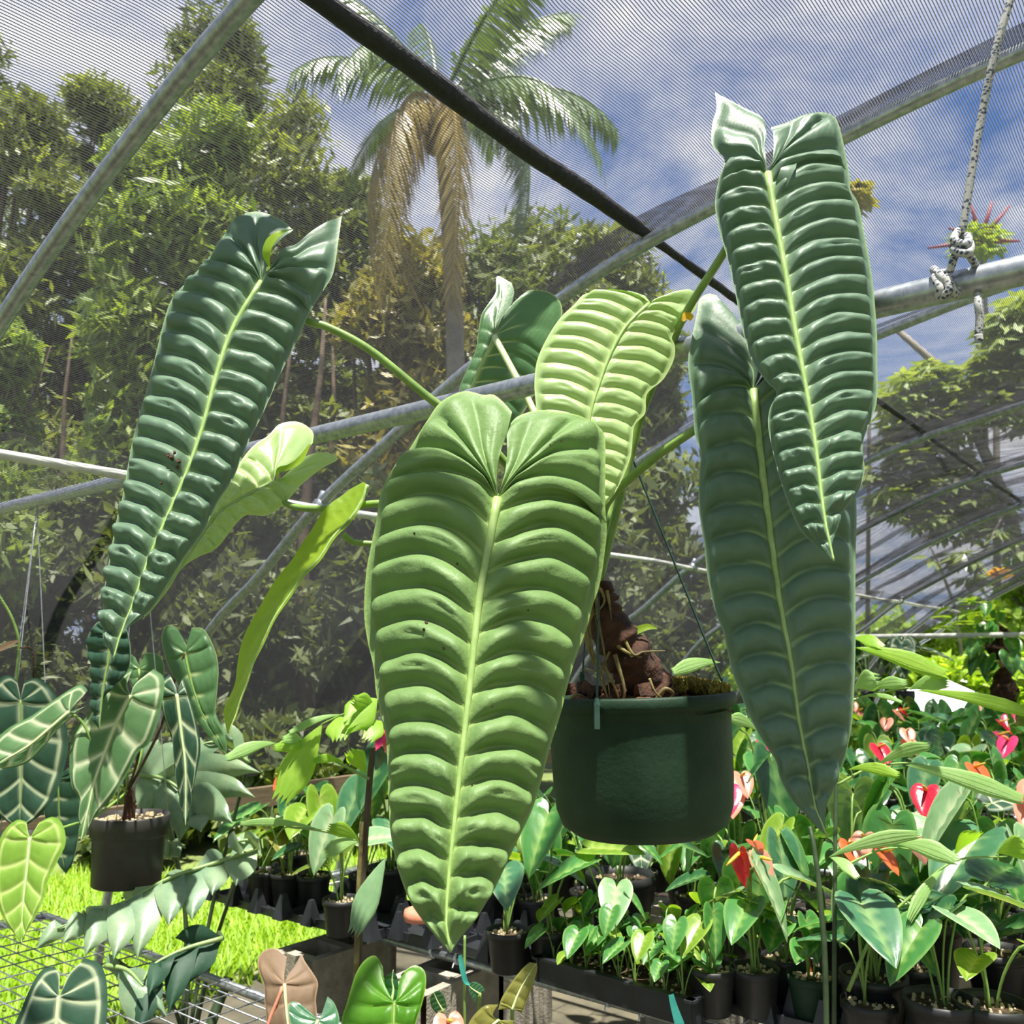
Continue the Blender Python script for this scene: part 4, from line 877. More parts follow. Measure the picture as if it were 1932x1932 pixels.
def plant(loc, pot, mats, nleaf, label, group, scale=1.0, white=0, flowers=(), gravel=True, rz=None, name='potted_anthurium', cat='potted plant', lean=(.75, 1.15)):
    t = empty(name, loc, R.uniform(0, 6.28) if rz is None else rz, label, cat, group); NPL[0] += 1
    p, s, g = POTS[pot]; obj('pot', p, t); obj('soil', s, t)
    if gravel: tag(obj('gravel', g, t), kind='stuff')
    h = POTH[pot] * .86
    a0 = R.uniform(0, 6.28)
    for k in range(nleaf):
        mt = mats[R.randrange(len(mats))]; ms = leafset(mt, white, scale); o = obj('leaf', ms[(k * 5 + R.randrange(6)) % 6], t)
        o.location = (R.uniform(-.012, .012), R.uniform(-.012, .012), h); o.rotation_euler = (R.uniform(-.12, .12), R.uniform(-.15, .15), a0 + k * 2.4 + R.uniform(-.3, .3)); q = R.uniform(*lean); o.scale = (q, q, q)
    for k, (mt, fh, fl) in enumerate(flowers):
        sp, sx, sk = fset(mt, fh, fl); f = empty_part('flower', t); f.location = (R.uniform(-.01, .01), R.uniform(-.01, .01), h)
        f.rotation_euler = (0, 0, -PI / 2 + R.uniform(-.9, .9) - t.rotation_euler.z)
        obj('spathe', sp, f); obj('spadix', sx, f); obj('flower_stalk', sk, f)
    return t
def empty_part(name, parent):
    o = bpy.data.objects.new(name, None); COL.objects.link(o); o.parent = parent; o.empty_display_size = .02; return o
TAKEN = []
def rim_place(x, y, h): return G(x, y, BZ + h)
def put(x, y, pot, *a, **k):
    p = rim_place(x, y, POTH[pot]); TAKEN.append((p.x, p.y, .1 if pot in 'sg' else .15)); return plant((p.x, p.y, BZ + .012), pot, *a, **k)
g1 = 'anthuriums along the front of the bench'
put(498, 1648, 's', ['olive_leaf', 'small_lime'], 4, 'young anthurium with upright narrow olive leaves beside the split leaf tip', g1, scale=.9)
put(542, 1652, 's', ['small_blue', 'small_green'], 5, 'potted anthurium with puckered blue-green leaves and a red bloom beside the fishtail palm', g1, flowers=[('spathe_orange', .34, .06)])
put(592, 1656, 's', ['small_deep', 'small_lime'], 6, 'potted anthurium with a lime leaf and small pink buds beside the bamboo stake', g1, flowers=[('spathe_pink', .26, .03), ('spathe_orange', .27, .03)])
put(645, 1702, 's', ['small_green', 'small_pale'], 4, 'potted anthurium with one pale folded leaf over its pot beside the stake', g1, scale=.85)
put(560, 1615, 's', ['small_deep'], 6, 'potted anthurium with dark leaves behind the puckered blue-green one', g1)
put(735, 1640, 'm', ['small_deep', 'small_blue'], 7, 'tall potted anthurium with dark leaves and a pink bloom behind the biggest quilted leaf', g1, scale=1.25, flowers=[('spathe_pink', .46, .07), ('spathe_coral', .43, .06)])
put(690, 1655, 's', ['small_blue', 'small_lime'], 5, 'potted anthurium with wide blue-green leaves between the stake and the biggest leaf', g1)
put(958, 1762, 's', ['small_blue'], 5, 'potted anthurium with drooping blue-green leaves beside the biggest leaf tip', g1, scale=.95)
put(1037, 1760, 's', ['small_lime', 'small_green'], 5, 'potted anthurium with glossy lime heart leaves in the front tray', g1, scale=1.0)
put(1170, 1655, 'l', ['small_green'], 4, 'wide black pot of low seedlings under the hanging basket', g1, scale=.7)
put(1342, 1832, 's', ['small_green', 'small_lime'], 6, 'potted anthurium with pale gravel and round leaves beside the seedling tray', g1, scale=.75)
t_ = put(1424, 1834, 's', ['small_pale', 'small_green'], 5, 'potted anthurium with a large glossy red and peach bloom', g1, scale=.85, rz=0)
for k, (mt, dx, dz, rx, rz, L) in enumerate((('spathe_red', -.03, .37, .9, 3.6, .085), ('spathe_coral', .015, .36, .3, 5.2, .08), ('spathe_coral', .005, .395, -.2, .9, .05))):
    f = empty_part('flower', t_); f.location = (dx, -.02, dz); sp, sx, _ = fset(mt, 0.0, L); f.rotation_euler = (0, rx, rz)
    o = obj('spathe', sp, f); o.location = (-.05, 0, 0); o = obj('spadix', sx, f); o.location = (-.05, 0, 0)
petiole(t_, [(0, 0, .09), (-.004, -.005, .25), (0, -.015, .385)], .0028, .0026, 'petiole', 'flower_stalk')
put(1482, 1812, 's', ['small_green'], 7, 'potted anthurium of low spreading green leaves behind the big red bloom', g1, scale=.8)
t_ = put(1532, 1848, 'g', ['small_lime', 'small_green'], 4, 'young plant with wavy lime leaf and an orange tag in a green pot', g1, scale=.65)
mb = MB(); mb.box((0, 0, .05), (.014, .002, .12)); o = mb.build('plant_tag', 'tag', t_, False); o.location = (-.02, -.03, .07); o.rotation_euler = (.1, .05, .2)
put(1600, 1706, 'l', ['small_pale', 'small_green'], 6, 'tall black pot holding an anthurium with a cream heart-shaped bloom', g1, scale=1.0, flowers=[('spathe_cream', .12, .13), ('spathe_orange', .18, .07)])
put(1648, 1846, 'm', ['small_green', 'small_deep'], 7, 'potted anthurium with yellow and coral blooms on the front bench', g1, scale=.9, flowers=[('spathe_coral', .32, .06), ('spathe_orange', .29, .06)])
put(1640, 1898, 's', ['small_blue', 'small_deep'], 4, 'low potted anthurium with one broad dark leaf at the bench edge', g1)
put(1775, 1893, 'm', ['small_pale', 'small_green'], 5, 'potted anthurium with silvery green heart leaves in a wide pot', g1, scale=.95)
put(1870, 1900, 'm', ['small_lime', 'small_deep'], 5, 'potted anthurium with a mottled yellow leaf at the bench edge', g1)
put(1880, 1800, 'm', ['small_pale', 'small_blue'], 6, 'potted anthurium with very broad glossy pale leaves', g1, scale=1.35)
put(1720, 1830, 's', ['small_green', 'small_pale'], 6, 'potted anthurium with a coral bloom beside the grey pot', g1, flowers=[('spathe_coral', .31, .06)])
put(1740, 1740, 'grey', ['small_green'], 8, 'grey pot overflowing with broad green leaves', g1, scale=1.2)
put(1450, 1640, 'm', ['small_deep'], 6, 'potted anthurium with a large drooping glossy leaf behind the red bloom', g1, scale=1.6, rz=2.0)
put(1830, 1650, 'm', ['leaf_velvet_dark'], 6, 'velvet-leaved anthurium with silver veins and an orange bloom', g1, scale=1.1, white=.1, flowers=[('spathe_orange', .36, .09)])
# seedlings in a flat tray
tr0 = G(1205, 1830, BZ + .05)
ft = empty('seedling_tray', (tr0.x, tr0.y, BZ + .004), -AX - .05, 'long black flat tray crowded with small seedlings on the bench', 'tray')
mb = MB(); a_, b_ = .46, .26
mb.box((0, 0, .004), (a_, b_, .008))
for s in (-1, 1): mb.box((0, s * b_ / 2, .03), (a_ + .01, .006, .06)); mb.box((s * a_ / 2, 0, .03), (.006, b_ + .01, .06)); mb.box((0, s * b_ / 2, .06), (a_ + .03, .02, .006)); mb.box((s * a_ / 2, 0, .06), (.02, b_ + .03, .006))
mb.build('tray', 'tray', ft, False)
mb = MB(); mb.box((0, 0, .024), (a_ - .012, b_ - .012, .04)); mb.build('soil', 'soil', ft, False)
mb = MB()
for _ in range(220): g_ = R.uniform(.004, .01); mb.frustum((R.uniform(-.21, .21), R.uniform(-.11, .11), .042), g_, g_ * .6, g_ * .7)
tag(mb.build('gravel', 'gravel', ft, False), kind='stuff')
SEED = []
for k in range(4):
    mb = MB(); 
    SEED.append([aleaf(.05 + .03 * k, .03, .055, .05, -.2 - .2 * k, 'small_green' if k % 2 else 'small_lime', seed=20 + k, pet_r=.0015), aleaf(.08, .035, .06, .055, -.5, 'small_green', seed=30 + k, pet_r=.0015)])
for i in range(9):
    for j in range(4):
        x = -.2 + .4 * i / 8 + R.uniform(-.012, .012); y = -.095 + .19 * j / 3 + R.uniform(-.012, .012); p = ft.matrix_basis @ Vector((0, 0, 0)); c, s = math.cos(ft.rotation_euler.z), math.sin(ft.rotation_euler.z)
        o = empty('seedling', (tr0.x + x * c - y * s, tr0.y + x * s + y * c, BZ + .045), R.uniform(0, 6.28), 'small green anthurium seedling standing in the flat black tray', 'seedling', 'seedlings in the flat tray')
        for q in range(3):
            lf = obj('leaf', SEED[R.randrange(4)][q % 2], o); lf.rotation_euler.z = q * 2.1 + R.random(); s_ = R.uniform(.8, 1.4); lf.scale = (s_, s_, s_)
TAKEN += [(tr0.x + dx * c, tr0.y + dx * s, .2) for dx in (-.15, 0, .15)]
put(1160, 1770, 's', ['small_pale', 'small_green'], 4, 'anthurium with two pale round leaves behind the seedling tray', g1, scale=1.0)
# shuttle trays under the front pots
def tray_mesh():
    mb = MB(); a, b = .40, .27
    mb.box((0, 0, .006), (a, b, .006))
    for s in (-1, 1): mb.box((0, s * b / 2, .012), (a, .008, .024)); mb.box((s * a / 2, 0, .012), (.008, b, .024))
    for i in range(4):
        for j in range(3): mb.frustum((-a / 2 + a * i / 3, -b / 2 + b * j / 2, .004), .05, .014, .075)
    return mb.mesh('shuttle_tray', 'tray', False)
TM = tray_mesh()
for i, (x, y, rz, lb) in enumerate([(525, 1700, 0, 'beside the split leaf'), (672, 1735, .04, 'beside the bamboo stake'), (1010, 1800, -.03, 'under the glossy lime plant'), (1440, 1885, .02, 'under the red bloom'), (1590, 1905, 0, 'under the green tagged pot'), (1780, 1925, .03, 'under the silvery leaves'), (900, 1745, 0, 'behind the tip of the biggest leaf'), (780, 1745, .02, 'under the orange disc')]):
    p = G(x, y, BZ); o = obj('shuttle_tray', TM); o.location = (p.x, p.y, BZ); o.rotation_euler.z = -AX + rz
    tag(o, 'black plastic pot tray with raised cones ' + lb, 'tray', 'black pot trays on the front bench')
# filling rows
KINDS = [(['small_green', 'small_green', 'small_lime'], 0, (), 'potted anthurium with glossy mid-green heart leaves', 5),
         (['small_blue', 'small_green'], 0, (), 'potted anthurium with blue-green heart leaves', 5),
         (['small_deep', 'small_deep', 'small_green'], 0, (), 'potted anthurium with dark glossy leaves', 5),
         (['small_lime', 'small_green', 'small_pale'], 0, (), 'potted anthurium with pale lime leaves', 3),
         (['leaf_velvet_dark'], .11, (), 'potted anthurium with dark velvet white-veined leaves', 2),
         (['small_green', 'small_deep'], 0, (('spathe_red', .36, .1),), 'potted anthurium carrying a red bloom', 2),
         (['small_green', 'small_blue'], 0, (('spathe_coral', .35, .09), ('spathe_coral', .4, .08)), 'potted anthurium carrying coral blooms', 2),
         (['small_deep', 'small_green'], 0, (('spathe_pink', .38, .1),), 'potted anthurium carrying a deep pink bloom', 2)]
BAG = [i for i, k in enumerate(KINDS) for _ in range(k[4])]
def fill(u0, u1, v0, v1, du, dv, pot, sc, where, nl):
    nu = int((u1 - u0) / du); nv = int((v1 - v0) / dv)
    for i in range(nu):
        for j in range(nv):
            u = u0 + (i + .5) * du + R.uniform(-.03, .03); v = v0 + (j + .5 + .25 * (i % 2)) * dv + R.uniform(-.03, .03); p = H(u, v, 0)
            px = 966 + F_PX * p.x / p.y
            if px > 2230 or any((p.x - a) ** 2 + (p.y - b_) ** 2 < (r + .045) ** 2 for a, b_, r in TAKEN): continue
            kd = KINDS[BAG[R.randrange(len(BAG))]]
            plant((p.x, p.y, BZ), pot, kd[0], nl, kd[3] + where, 'anthuriums' + where, scale=sc, white=kd[1], flowers=kd[2], gravel=(where.endswith('front bench')))
fill(2.28, 3.38, -2.2, -.05, .175, .165, 's', .85, ' on the front bench', 6)
fill(2.7, 3.38, -2.85, -2.2, .24, .22, 's', .9, ' on the front bench', 5)
fill(3.9, 5.2, -2.75, -.3, .24, .23, 'm', 1.1, ' on the middle bench', 7)
fill(5.8, 7.3, -3.0, -.8, .3, .28, 'm', 1.3, ' on the back bench', 7)
# ------------------------------------------------------------------ fishtail palms in front of the bench
def wedge(parent, b, tip, wpx, y0, y1, mat, name='leaflet', jag=.35, sag=.02, asym=0):
    a = W(b[0], b[1], y0) - parent.location; c = W(tip[0], tip[1], y1) - parent.location
    wd = wpx / F_PX * y0; mid_ = (a + c) / 2 + Vector((0, 0, sag)); nr, nc = 9, 9; P = np.zeros((nr, nc, 3))
    d = (c - a).normalized(); nv = Vector((0, -1, .25)).normalized(); s = d.cross(nv).normalized()
    for i in range(nr):
        q = i / (nr - 1); base = a * (1 - q) ** 2 + mid_ * 2 * q * (1 - q) + c * q * q
        w_ = wd * (min(1, q * 1.7) ** .9) * (1 if q < .75 else 1 - .45 * (q - .75) / .25)
        for k in range(nc):
            e = 2 * k / (nc - 1) - 1
            P[i, k] = base + s * e * w_ * .5 + nv * (.012 * (k % 2) * q * min(1, wd / .05) - .1 * w_ * e * e) + d * ((jag * wd * ((.5 if k % 2 else -.3) + asym * e * .6)) if i == nr - 1 else 0)
    return obj(name, grid_mesh(name, P, mat), parent)
def palm_thing(base, label, stems, rach, blades, yy):
    t = empty('fishtail_palm', base, 0, label, 'palm')
    for pts, r, mt in stems: petiole(t, [W(x, y, d) - t.location for x, y, d in pts], r, r * .7, mt, 'stem')
    for pts, r in rach: petiole(t, [W(x, y, yy) - t.location for x, y in pts], r, r * .4, 'petiole', 'rachis')
    for bl in blades: wedge(t, bl[0], bl[1], bl[2], yy + (bl[4] if len(bl) > 4 else 0), yy - .06 + (bl[4] if len(bl) > 4 else 0), bl[3])
    return t
b0 = W(672, 1932, 2.45); b0.z = 0
palm_thing(b0, 'young fishtail palm with ragged yellow-green leaflets beside the biggest quilted leaf',
    [([(671, 2700, 2.45), (672, 1932, 2.45), (684, 1650, 2.47), (697, 1480, 2.48), (704, 1410, 2.48)], .011, 'trunk'), ([(668, 2000, 2.44), (676, 1700, 2.45), (683, 1550, 2.45)], .008, 'root')],
    [([(697, 1470), (640, 1440), (580, 1412), (515, 1402)], .004), ([(705, 1352), (660, 1345), (620, 1360), (605, 1368)], .004), ([(676, 1588), (620, 1570), (560, 1562), (530, 1568), (492, 1640)], .004)],
    [((608, 1366), (532, 1505), 62, 'palm_leaf'), ((640, 1352), (640, 1394), 52, 'palm_leaf'), ((712, 1318), (660, 1368), 62, 'palm_leaf'), ((712, 1345), (668, 1322), 34, 'palm_leaf'), ((646, 1348), (548, 1382), 14, 'palm_leaf_pale'),
     ((590, 1410), (520, 1412), 24, 'palm_leaf'), ((522, 1402), (430, 1430), 24, 'palm_leaf_pale'), ((578, 1404), (535, 1396), 22, 'palm_leaf_pale'), ((692, 1462), (660, 1420), 34, 'palm_leaf'), ((650, 1440), (592, 1436), 16, 'palm_leaf'),
     ((678, 1587), (622, 1562), 26, 'palm_leaf'), ((678, 1588), (612, 1612), 28, 'palm_leaf_pale'), ((600, 1564), (455, 1554), 14, 'palm_leaf_pale'), ((728, 1618), (670, 1756), 44, 'small_pale'), ((720, 1360), (695, 1395), 40, 'palm_leaf')], 2.45)
b0 = W(1558, 1932, 2.05); b0.z = 0
palm_thing(b0, 'young fishtail palm with dark stems and long ragged leaflets before the bench',
    [([(1560, 2800, 2.05), (1559, 1932, 2.05), (1548, 1700, 2.06), (1536, 1600, 2.08), (1528, 1560, 2.1)], .0068, 'stem_dark'), ([(1575, 2800, 2.09), (1574, 1932, 2.09), (1575, 1700, 2.1), (1577, 1500, 2.14), (1580, 1400, 2.15)], .0055, 'stem_dark')],
    [([(1600, 1870), (1650, 1760), (1720, 1690), (1800, 1625), (1900, 1616)], .0042), ([(1580, 1640), (1680, 1600), (1790, 1620)], .003), ([(1580, 1480), (1640, 1450), (1720, 1440), (1800, 1462), (1925, 1508)], .003), ([(1580, 1330), (1650, 1310), (1740, 1300), (1932, 1350)], .003)],
    [((1562, 1618), (1730, 1575), 26, 'palm_leaf_pale'), ((1690, 1592), (1800, 1622), 34, 'palm_leaf_pale'), ((1566, 1618), (1615, 1655), 22, 'palm_leaf_pale'), ((1800, 1615), (1845, 1570), 26, 'palm_leaf'), ((1880, 1610), (1945, 1605), 40, 'palm_leaf'), ((1780, 1640), (1715, 1735), 22, 'palm_leaf_pale'),
     ((1706, 1443), (1925, 1508), 34, 'palm_leaf_pale'), ((1655, 1445), (1750, 1408), 24, 'palm_leaf_pale'), ((1600, 1452), (1692, 1462), 22, 'palm_leaf'), ((1608, 1205), (1662, 1222), 26, 'palm_leaf'), ((1612, 1222), (1780, 1272), 36, 'palm_leaf'), ((1640, 1305), (1708, 1290), 24, 'palm_leaf_pale'), ((1715, 1302), (1785, 1290), 30, 'palm_leaf_pale'), ((1725, 1302), (1960, 1350), 26, 'palm_leaf'),
     ((1612, 1300), (1655, 1285), 40, 'palm_leaf_pale'), ((1620, 1316), (1700, 1325), 10, 'palm_leaf_pale'), ((1360, 1250), (1270, 1268), 26, 'palm_leaf_pale', .2), ((1345, 1290), (1320, 1320), 22, 'palm_leaf', .2), ((1430, 1380), (1378, 1355), 24, 'palm_leaf_pale', .2)], 2.05)
# ------------------------------------------------------------------ hanging plants beside the lawn
def traced(parent, q, base):
    me, ribs = leaf_mesh('leaf', q['J'], q['mid'], [q['l'], q['r']], pixmap(q['d'][0], q['d'][1], q.get('tilt', 0), q.get('fold', 0), q.get('curl', 0), base=base), q['mat'], nvL=q.get('nv', (2, 5))[0], nvB=q.get('nv', (2, 5))[1], amp=q.get('amp', .1), arch=q.get('arch', -.1), seed=q['J'][0], rpv=8, cols=24, white=q.get('white', 0), down=.7 if q.get('white') else 0, jit=.04)
    lf = obj('leaf', me, parent); add_midrib(lf, ribs, q.get('rib', .004), q.get('ribmat', 'petiole_pale')); return lf
hb_ = W(238, 1668, 2.72)
hp_ = empty('hanging_velvet_anthurium', hb_, 0, 'hanging velvet-leaved anthurium with white veins in a plain dark pot', 'hanging plant')
mb = MB(); mb.lathe([(0, 0), (.088, 0), (.094, .004), (.099, .13), (.101, .135), (.106, .138), (.109, .188), (.106, .192), (.1, .19), (.096, .13)], 40); mb.build('pot', 'pot_grey', hp_)
mound(.1, .012, 5, 24, 'soil', 'soil', .17, hp_, 6, .008, 40)
mb = MB()
for _ in range(120): a = R.random() * 6.28; d = .094 * math.sqrt(R.random()); g_ = R.uniform(.005, .014); mb.frustum((d * math.cos(a), d * math.sin(a), .178), g_, g_ * .6, g_ * .6)
tag(mb.build('gravel', 'gravel', hp_, False), kind='stuff')
petiole(hp_, [(.0, -.02, .16), (.004, -.02, .22), (.0, -.03, .27)], .02, .012, 'bark', 'stem')
HV = [dict(J=(246, 1312), mid=[(222, 1360), (202, 1410), (180, 1470), (168, 1520), (153, 1586)], l=([(240, 1290)], [(251, 1260), (225, 1278), (188, 1302), (165, 1350), (138, 1380), (131, 1436), (135, 1483), (148, 1505), (150, 1545), (153, 1586)]),
        r=([(256, 1290)], [(290, 1262), (310, 1282), (303, 1340), (284, 1400), (262, 1418), (246, 1449), (215, 1501), (180, 1540), (165, 1568), (153, 1586)]), d=(2.5, 2.42), mat='leaf_velvet', white=.09, nv=(2, 5), fold=.0003, rib=.006),
      dict(J=(131, 1343), mid=[(90, 1378), (50, 1410), (-14, 1446)], l=([(142, 1328), (155, 1315)], [(166, 1302), (150, 1292), (110, 1315), (60, 1350), (10, 1378), (-20, 1420), (-14, 1446)]), r=([(148, 1338)], [(163, 1332), (140, 1347), (105, 1382), (80, 1412), (50, 1440), (10, 1450), (-14, 1446)]), d=(2.46, 2.4), mat='leaf_velvet', white=.09, nv=(2, 4), fold=.0003, rib=.005),
      dict(J=(334, 1310), mid=[(342, 1380), (350, 1450), (350, 1557)], l=([(331, 1296)], [(320, 1272), (304, 1290), (306, 1340), (325, 1400), (330, 1460), (340, 1515), (350, 1557)]), r=([(338, 1296)], [(345, 1280), (362, 1330), (375, 1380), (378, 1420), (366, 1480), (356, 1530), (350, 1557)]), d=(2.56, 2.5), mat='leaf_velvet_dark', white=.08, nv=(2, 5), fold=.0006, rib=.005),
      dict(J=(349, 1232), mid=[(362, 1290), (382, 1345), (428, 1426)], l=([(351, 1216)], [(334, 1184), (314, 1180), (305, 1205), (315, 1250), (335, 1290), (360, 1340), (392, 1388), (428, 1426)]), r=([(352, 1216)], [(362, 1184), (385, 1188), (405, 1225), (412, 1260), (410, 1300), (407, 1345), (425, 1388), (428, 1426)]), d=(2.78, 2.72), mat='leaf_under', nv=(2, 5), rib=.004, ribmat='petiole'),
      dict(J=(262, 1262), mid=[(262, 1290), (262, 1330)], l=([(262, 1255)], [(255, 1240), (246, 1236), (240, 1260), (250, 1300), (262, 1330)]), r=([(264, 1255)], [(275, 1232), (300, 1236), (310, 1262), (300, 1300), (262, 1330)]), d=(2.8, 2.78), mat='leaf_under', nv=(2, 4), rib=.003, ribmat='petiole'),
      dict(J=(207, 1196), mid=[(206, 1240), (195, 1300), (187, 1378)], l=([(205, 1185)], [(196, 1168), (178, 1180), (163, 1212), (172, 1260), (172, 1310), (177, 1350), (187, 1378)]), r=([(210, 1185)], [(222, 1168), (240, 1190), (247, 1240), (235, 1275), (200, 1310), (190, 1345), (187, 1378)]), d=(2.44, 2.4), mat='leaf_velvet_dark', nv=(2, 6), amp=.3, fold=.0012, rib=.004, ribmat='petiole'),
      dict(J=(57, 1580), mid=[(51, 1640), (44, 1705), (41, 1780)], l=([(53, 1570)], [(50, 1550), (32, 1547), (10, 1565), (-6, 1600), (-12, 1660), (0, 1720), (25, 1760), (41, 1780)]), r=([(62, 1572)], [(74, 1551), (100, 1541), (118, 1555), (124, 1590), (110, 1622), (91, 1660), (85, 1690), (68, 1727), (50, 1760), (41, 1780)]), d=(2.36, 2.3), mat='leaf_velvet_lime', white=.08, nv=(2, 5), rib=.005)]
for q in HV: traced(hp_, q, hb_)
root0 = (.0, -.03, .26)
def pet2(par, base, pts, r, mat='petiole'): petiole(par, [root0] + [W(*p) - base for p in pts], r, r * .85, mat)
pet2(hp_, hb_, [(262, 1420, 2.56), (262, 1340, 2.54), (247, 1312, 2.51)], .004, 'trunk'); pet2(hp_, hb_, [(200, 1460, 2.5), (160, 1370, 2.48), (131, 1343, 2.47)], .004)
pet2(hp_, hb_, [(290, 1400, 2.6), (320, 1330, 2.59), (334, 1310, 2.57)], .004, 'trunk'); pet2(hp_, hb_, [(300, 1380, 2.7), (328, 1290, 2.77), (349, 1232, 2.775)], .004, 'bark')
pet2(hp_, hb_, [(180, 1540, 2.55), (130, 1558, 2.42), (57, 1580, 2.365)], .004); pet2(hp_, hb_, [(230, 1330, 2.55), (220, 1230, 2.5), (207, 1196, 2.45)], .004); pet2(hp_, hb_, [(270, 1400, 2.74), (262, 1262, 2.795)], .004)
pk = H(TIE_U, 0, 0); 
def bar_pt(px):                          # point on the hanging bar seen at that column
    lo, hi = -3.9, 0.0
    for _ in range(40):
        m_ = (lo + hi) / 2; p = H(TIE_U, m_, TIE_Z - .024)
        if 966 + F_PX * p.x / (p.y * math.cos(TH) + (p.z - EYE) * math.sin(TH)) < px: lo = m_
        else: hi = m_
    return H(TIE_U, lo, TIE_Z - .024)
bp_ = bar_pt(262)
for a in (.6, 2.7, 4.75):
    petiole(hp_, [bp_ - hb_, (math.cos(a) * .105, math.sin(a) * .105, .188)], .0014, .0014, 'wire', 'hanger_wire')
# dark companion at the frame edge
db = W(20, 1700, 2.9); dk = empty('hanging_dark_anthurium', db, 0, 'hanging anthurium with one broad near-black leaf and a withered flower', 'hanging plant')
mb = MB(); mb.lathe([(0, 0), (.08, 0), (.1, .15), (.105, .16), (.105, .19), (.098, .19), (.095, .14)], 32); mb.build('pot', 'pot_grey', dk); mound(.098, .01, 8, 20, 'soil', 'soil', .165, dk, 5, .006, 40)
traced(dk, dict(J=(39, 1322), mid=[(40, 1400), (40, 1480), (38, 1566)], l=([(37, 1308)], [(32, 1284), (12, 1274), (-16, 1300), (-44, 1400), (-16, 1520), (38, 1566)]), r=([(41, 1308)], [(46, 1286), (72, 1280), (104, 1310), (128, 1385), (121, 1450), (92, 1522), (38, 1566)]), d=(2.72, 2.66), mat='leaf_velvet_dark', white=.05, nv=(2, 5), rib=.003, ribmat='petiole'), db)
traced(dk, dict(J=(110, 1470), mid=[(112, 1540), (116, 1600), (124, 1650)], l=([(108, 1462)], [(100, 1450), (85, 1470), (84, 1540), (100, 1610), (124, 1650)]), r=([(114, 1462)], [(128, 1448), (150, 1480), (152, 1550), (140, 1620), (124, 1650)]), d=(2.88, 2.84), mat='leaf_velvet_dark', nv=(2, 5), rib=.003, ribmat='petiole'), db)
r0 = Vector((0, 0, .17))
petiole(dk, [r0, W(36, 1400, 2.86) - db, W(39, 1322, 2.735) - db], .004, .003); petiole(dk, [r0, W(90, 1560, 2.9) - db, W(110, 1470, 2.89) - db], .004, .003)
petiole(dk, [r0, W(28, 1400, 2.88) - db, W(31, 1280, 2.86) - db, W(36, 1215, 2.85) - db, W(22, 1165, 2.84) - db, W(-4, 1120, 2.83) - db], .005, .004, 'petiole', 'flower_stalk')
strip_leaf(dk, [W(x, y, 2.84) - db for x, y in ((36, 1208), (18, 1216), (0, 1224), (-20, 1230))], [.005, .022, .02, .006], 'brown_leaf', 'withered_spathe'); petiole(dk, [W(38, 1222, 2.84) - db, W(60, 1226, 2.84) - db, W(63, 1270, 2.85) - db, W(60, 1300, 2.86) - db], .003, .002, 'bark', 'withered_spadix')
bp_ = bar_pt(70)
for a in (.6, 2.7, 4.75): petiole(dk, [bp_ - db, (math.cos(a) * .1, math.sin(a) * .1, .186)], .0016, .0016, 'wire', 'hanger_wire')
# ------------------------------------------------------------------ split-leaf monstera between the lawn and the pot
mo = W(330, 1932, 3.0); mo.z = 0
mon = empty('monstera', mo, 0, 'variegated split-leaf monstera spilling beside the lawn and the hanging pot', 'plant')
def mon_leaf(mid, fing, y0, y1, mat='monstera', petx=None, wmid=40):
    mb = MB(); Pm = cr(mid, 6); n = len(Pm)
    def at(f): return evp(Pm, np.array([f]))[0]
    def blade(a2, b2, tip2, wd0, wd1, yb, yt):
        nr, nc = 10, 5; a2, b2, tip2 = np.array(a2), np.array(b2), np.array(tip2); ctr = (a2 + b2) / 2; vv = []
        ctl = ctr + (tip2 - ctr) * .5 + np.array([0, -.18 * np.linalg.norm(tip2 - ctr)])
        for i in range(nr):
            q = i / (nr - 1); c = ctr * (1 - q) ** 2 + ctl * 2 * q * (1 - q) + tip2 * q * q; half = (b2 - a2) / 2 * (1 - q) * 1.06
            tg = 2 * (1 - q) * (ctl - ctr) + 2 * q * (tip2 - ctl); tg = tg / (np.linalg.norm(tg) + 1e-6); nn = np.array([-tg[1], tg[0]]); nn = nn * (1 if nn @ (b2 - a2) > 0 else -1)
            wq = wd0 * 1.55 * (math.sin(PI * min(1, .32 + .68 * q)) ** .55) * (1 - q ** 6)
            for k in range(nc):
                e = 2 * k / (nc - 1) - 1; k2 = min(1, q * 3.2); p = c + (half * (1 - k2) + nn * wq * .5 * k2) * e
                vv.append(W(p[0], p[1], yb + (yt - yb) * q - .018 * (1 - e * e) * q) - mo)
        mb.add(vv, [(i * nc + k, i * nc + k + 1, (i + 1) * nc + k + 1, (i + 1) * nc + k) for i in range(nr - 1) for k in range(nc - 1)])
    for f0, f1, tip, wd, dy in fing: blade(at(f0), at(f1), tip, wd, 0, y0 + (y1 - y0) * f0, y0 + (y1 - y0) * f0 + dy)
    lf = mb.build('leaf', mat, mon)
    m2 = MB(); m2.tube([W(p[0], p[1], y0 + (y1 - y0) * i / n - .006) - mo for i, p in enumerate(Pm)], [.007 * (1 - .7 * i / n) for i in range(n)], 7); m2.build('midrib', 'midrib_dark', lf)
mon_leaf([(486, 1600), (400, 1630), (323, 1655), (233, 1702), (170, 1725), (108, 1752)],
  [(.0, .14, (445, 1672), 42, -.1), (.12, .26, (400, 1690), 36, -.1), (.25, .38, (362, 1738), 44, -.12), (.36, .47, (318, 1748), 42, -.12), (.47, .58, (258, 1812), 44, -.14), (.57, .68, (214, 1812), 44, -.14), (.66, .78, (160, 1805), 40, -.12), (.76, .88, (118, 1782), 30, -.1), (.86, 1.0, (68, 1792), 24, -.06),
   (.0, .14, (490, 1580), 36, .1), (.14, .3, (420, 1610), 30, .1), (.3, .5, (330, 1640), 22, .1), (.5, .7, (228, 1696), 18, .08), (.7, .9, (150, 1730), 16, .06)], 2.75, 2.5)
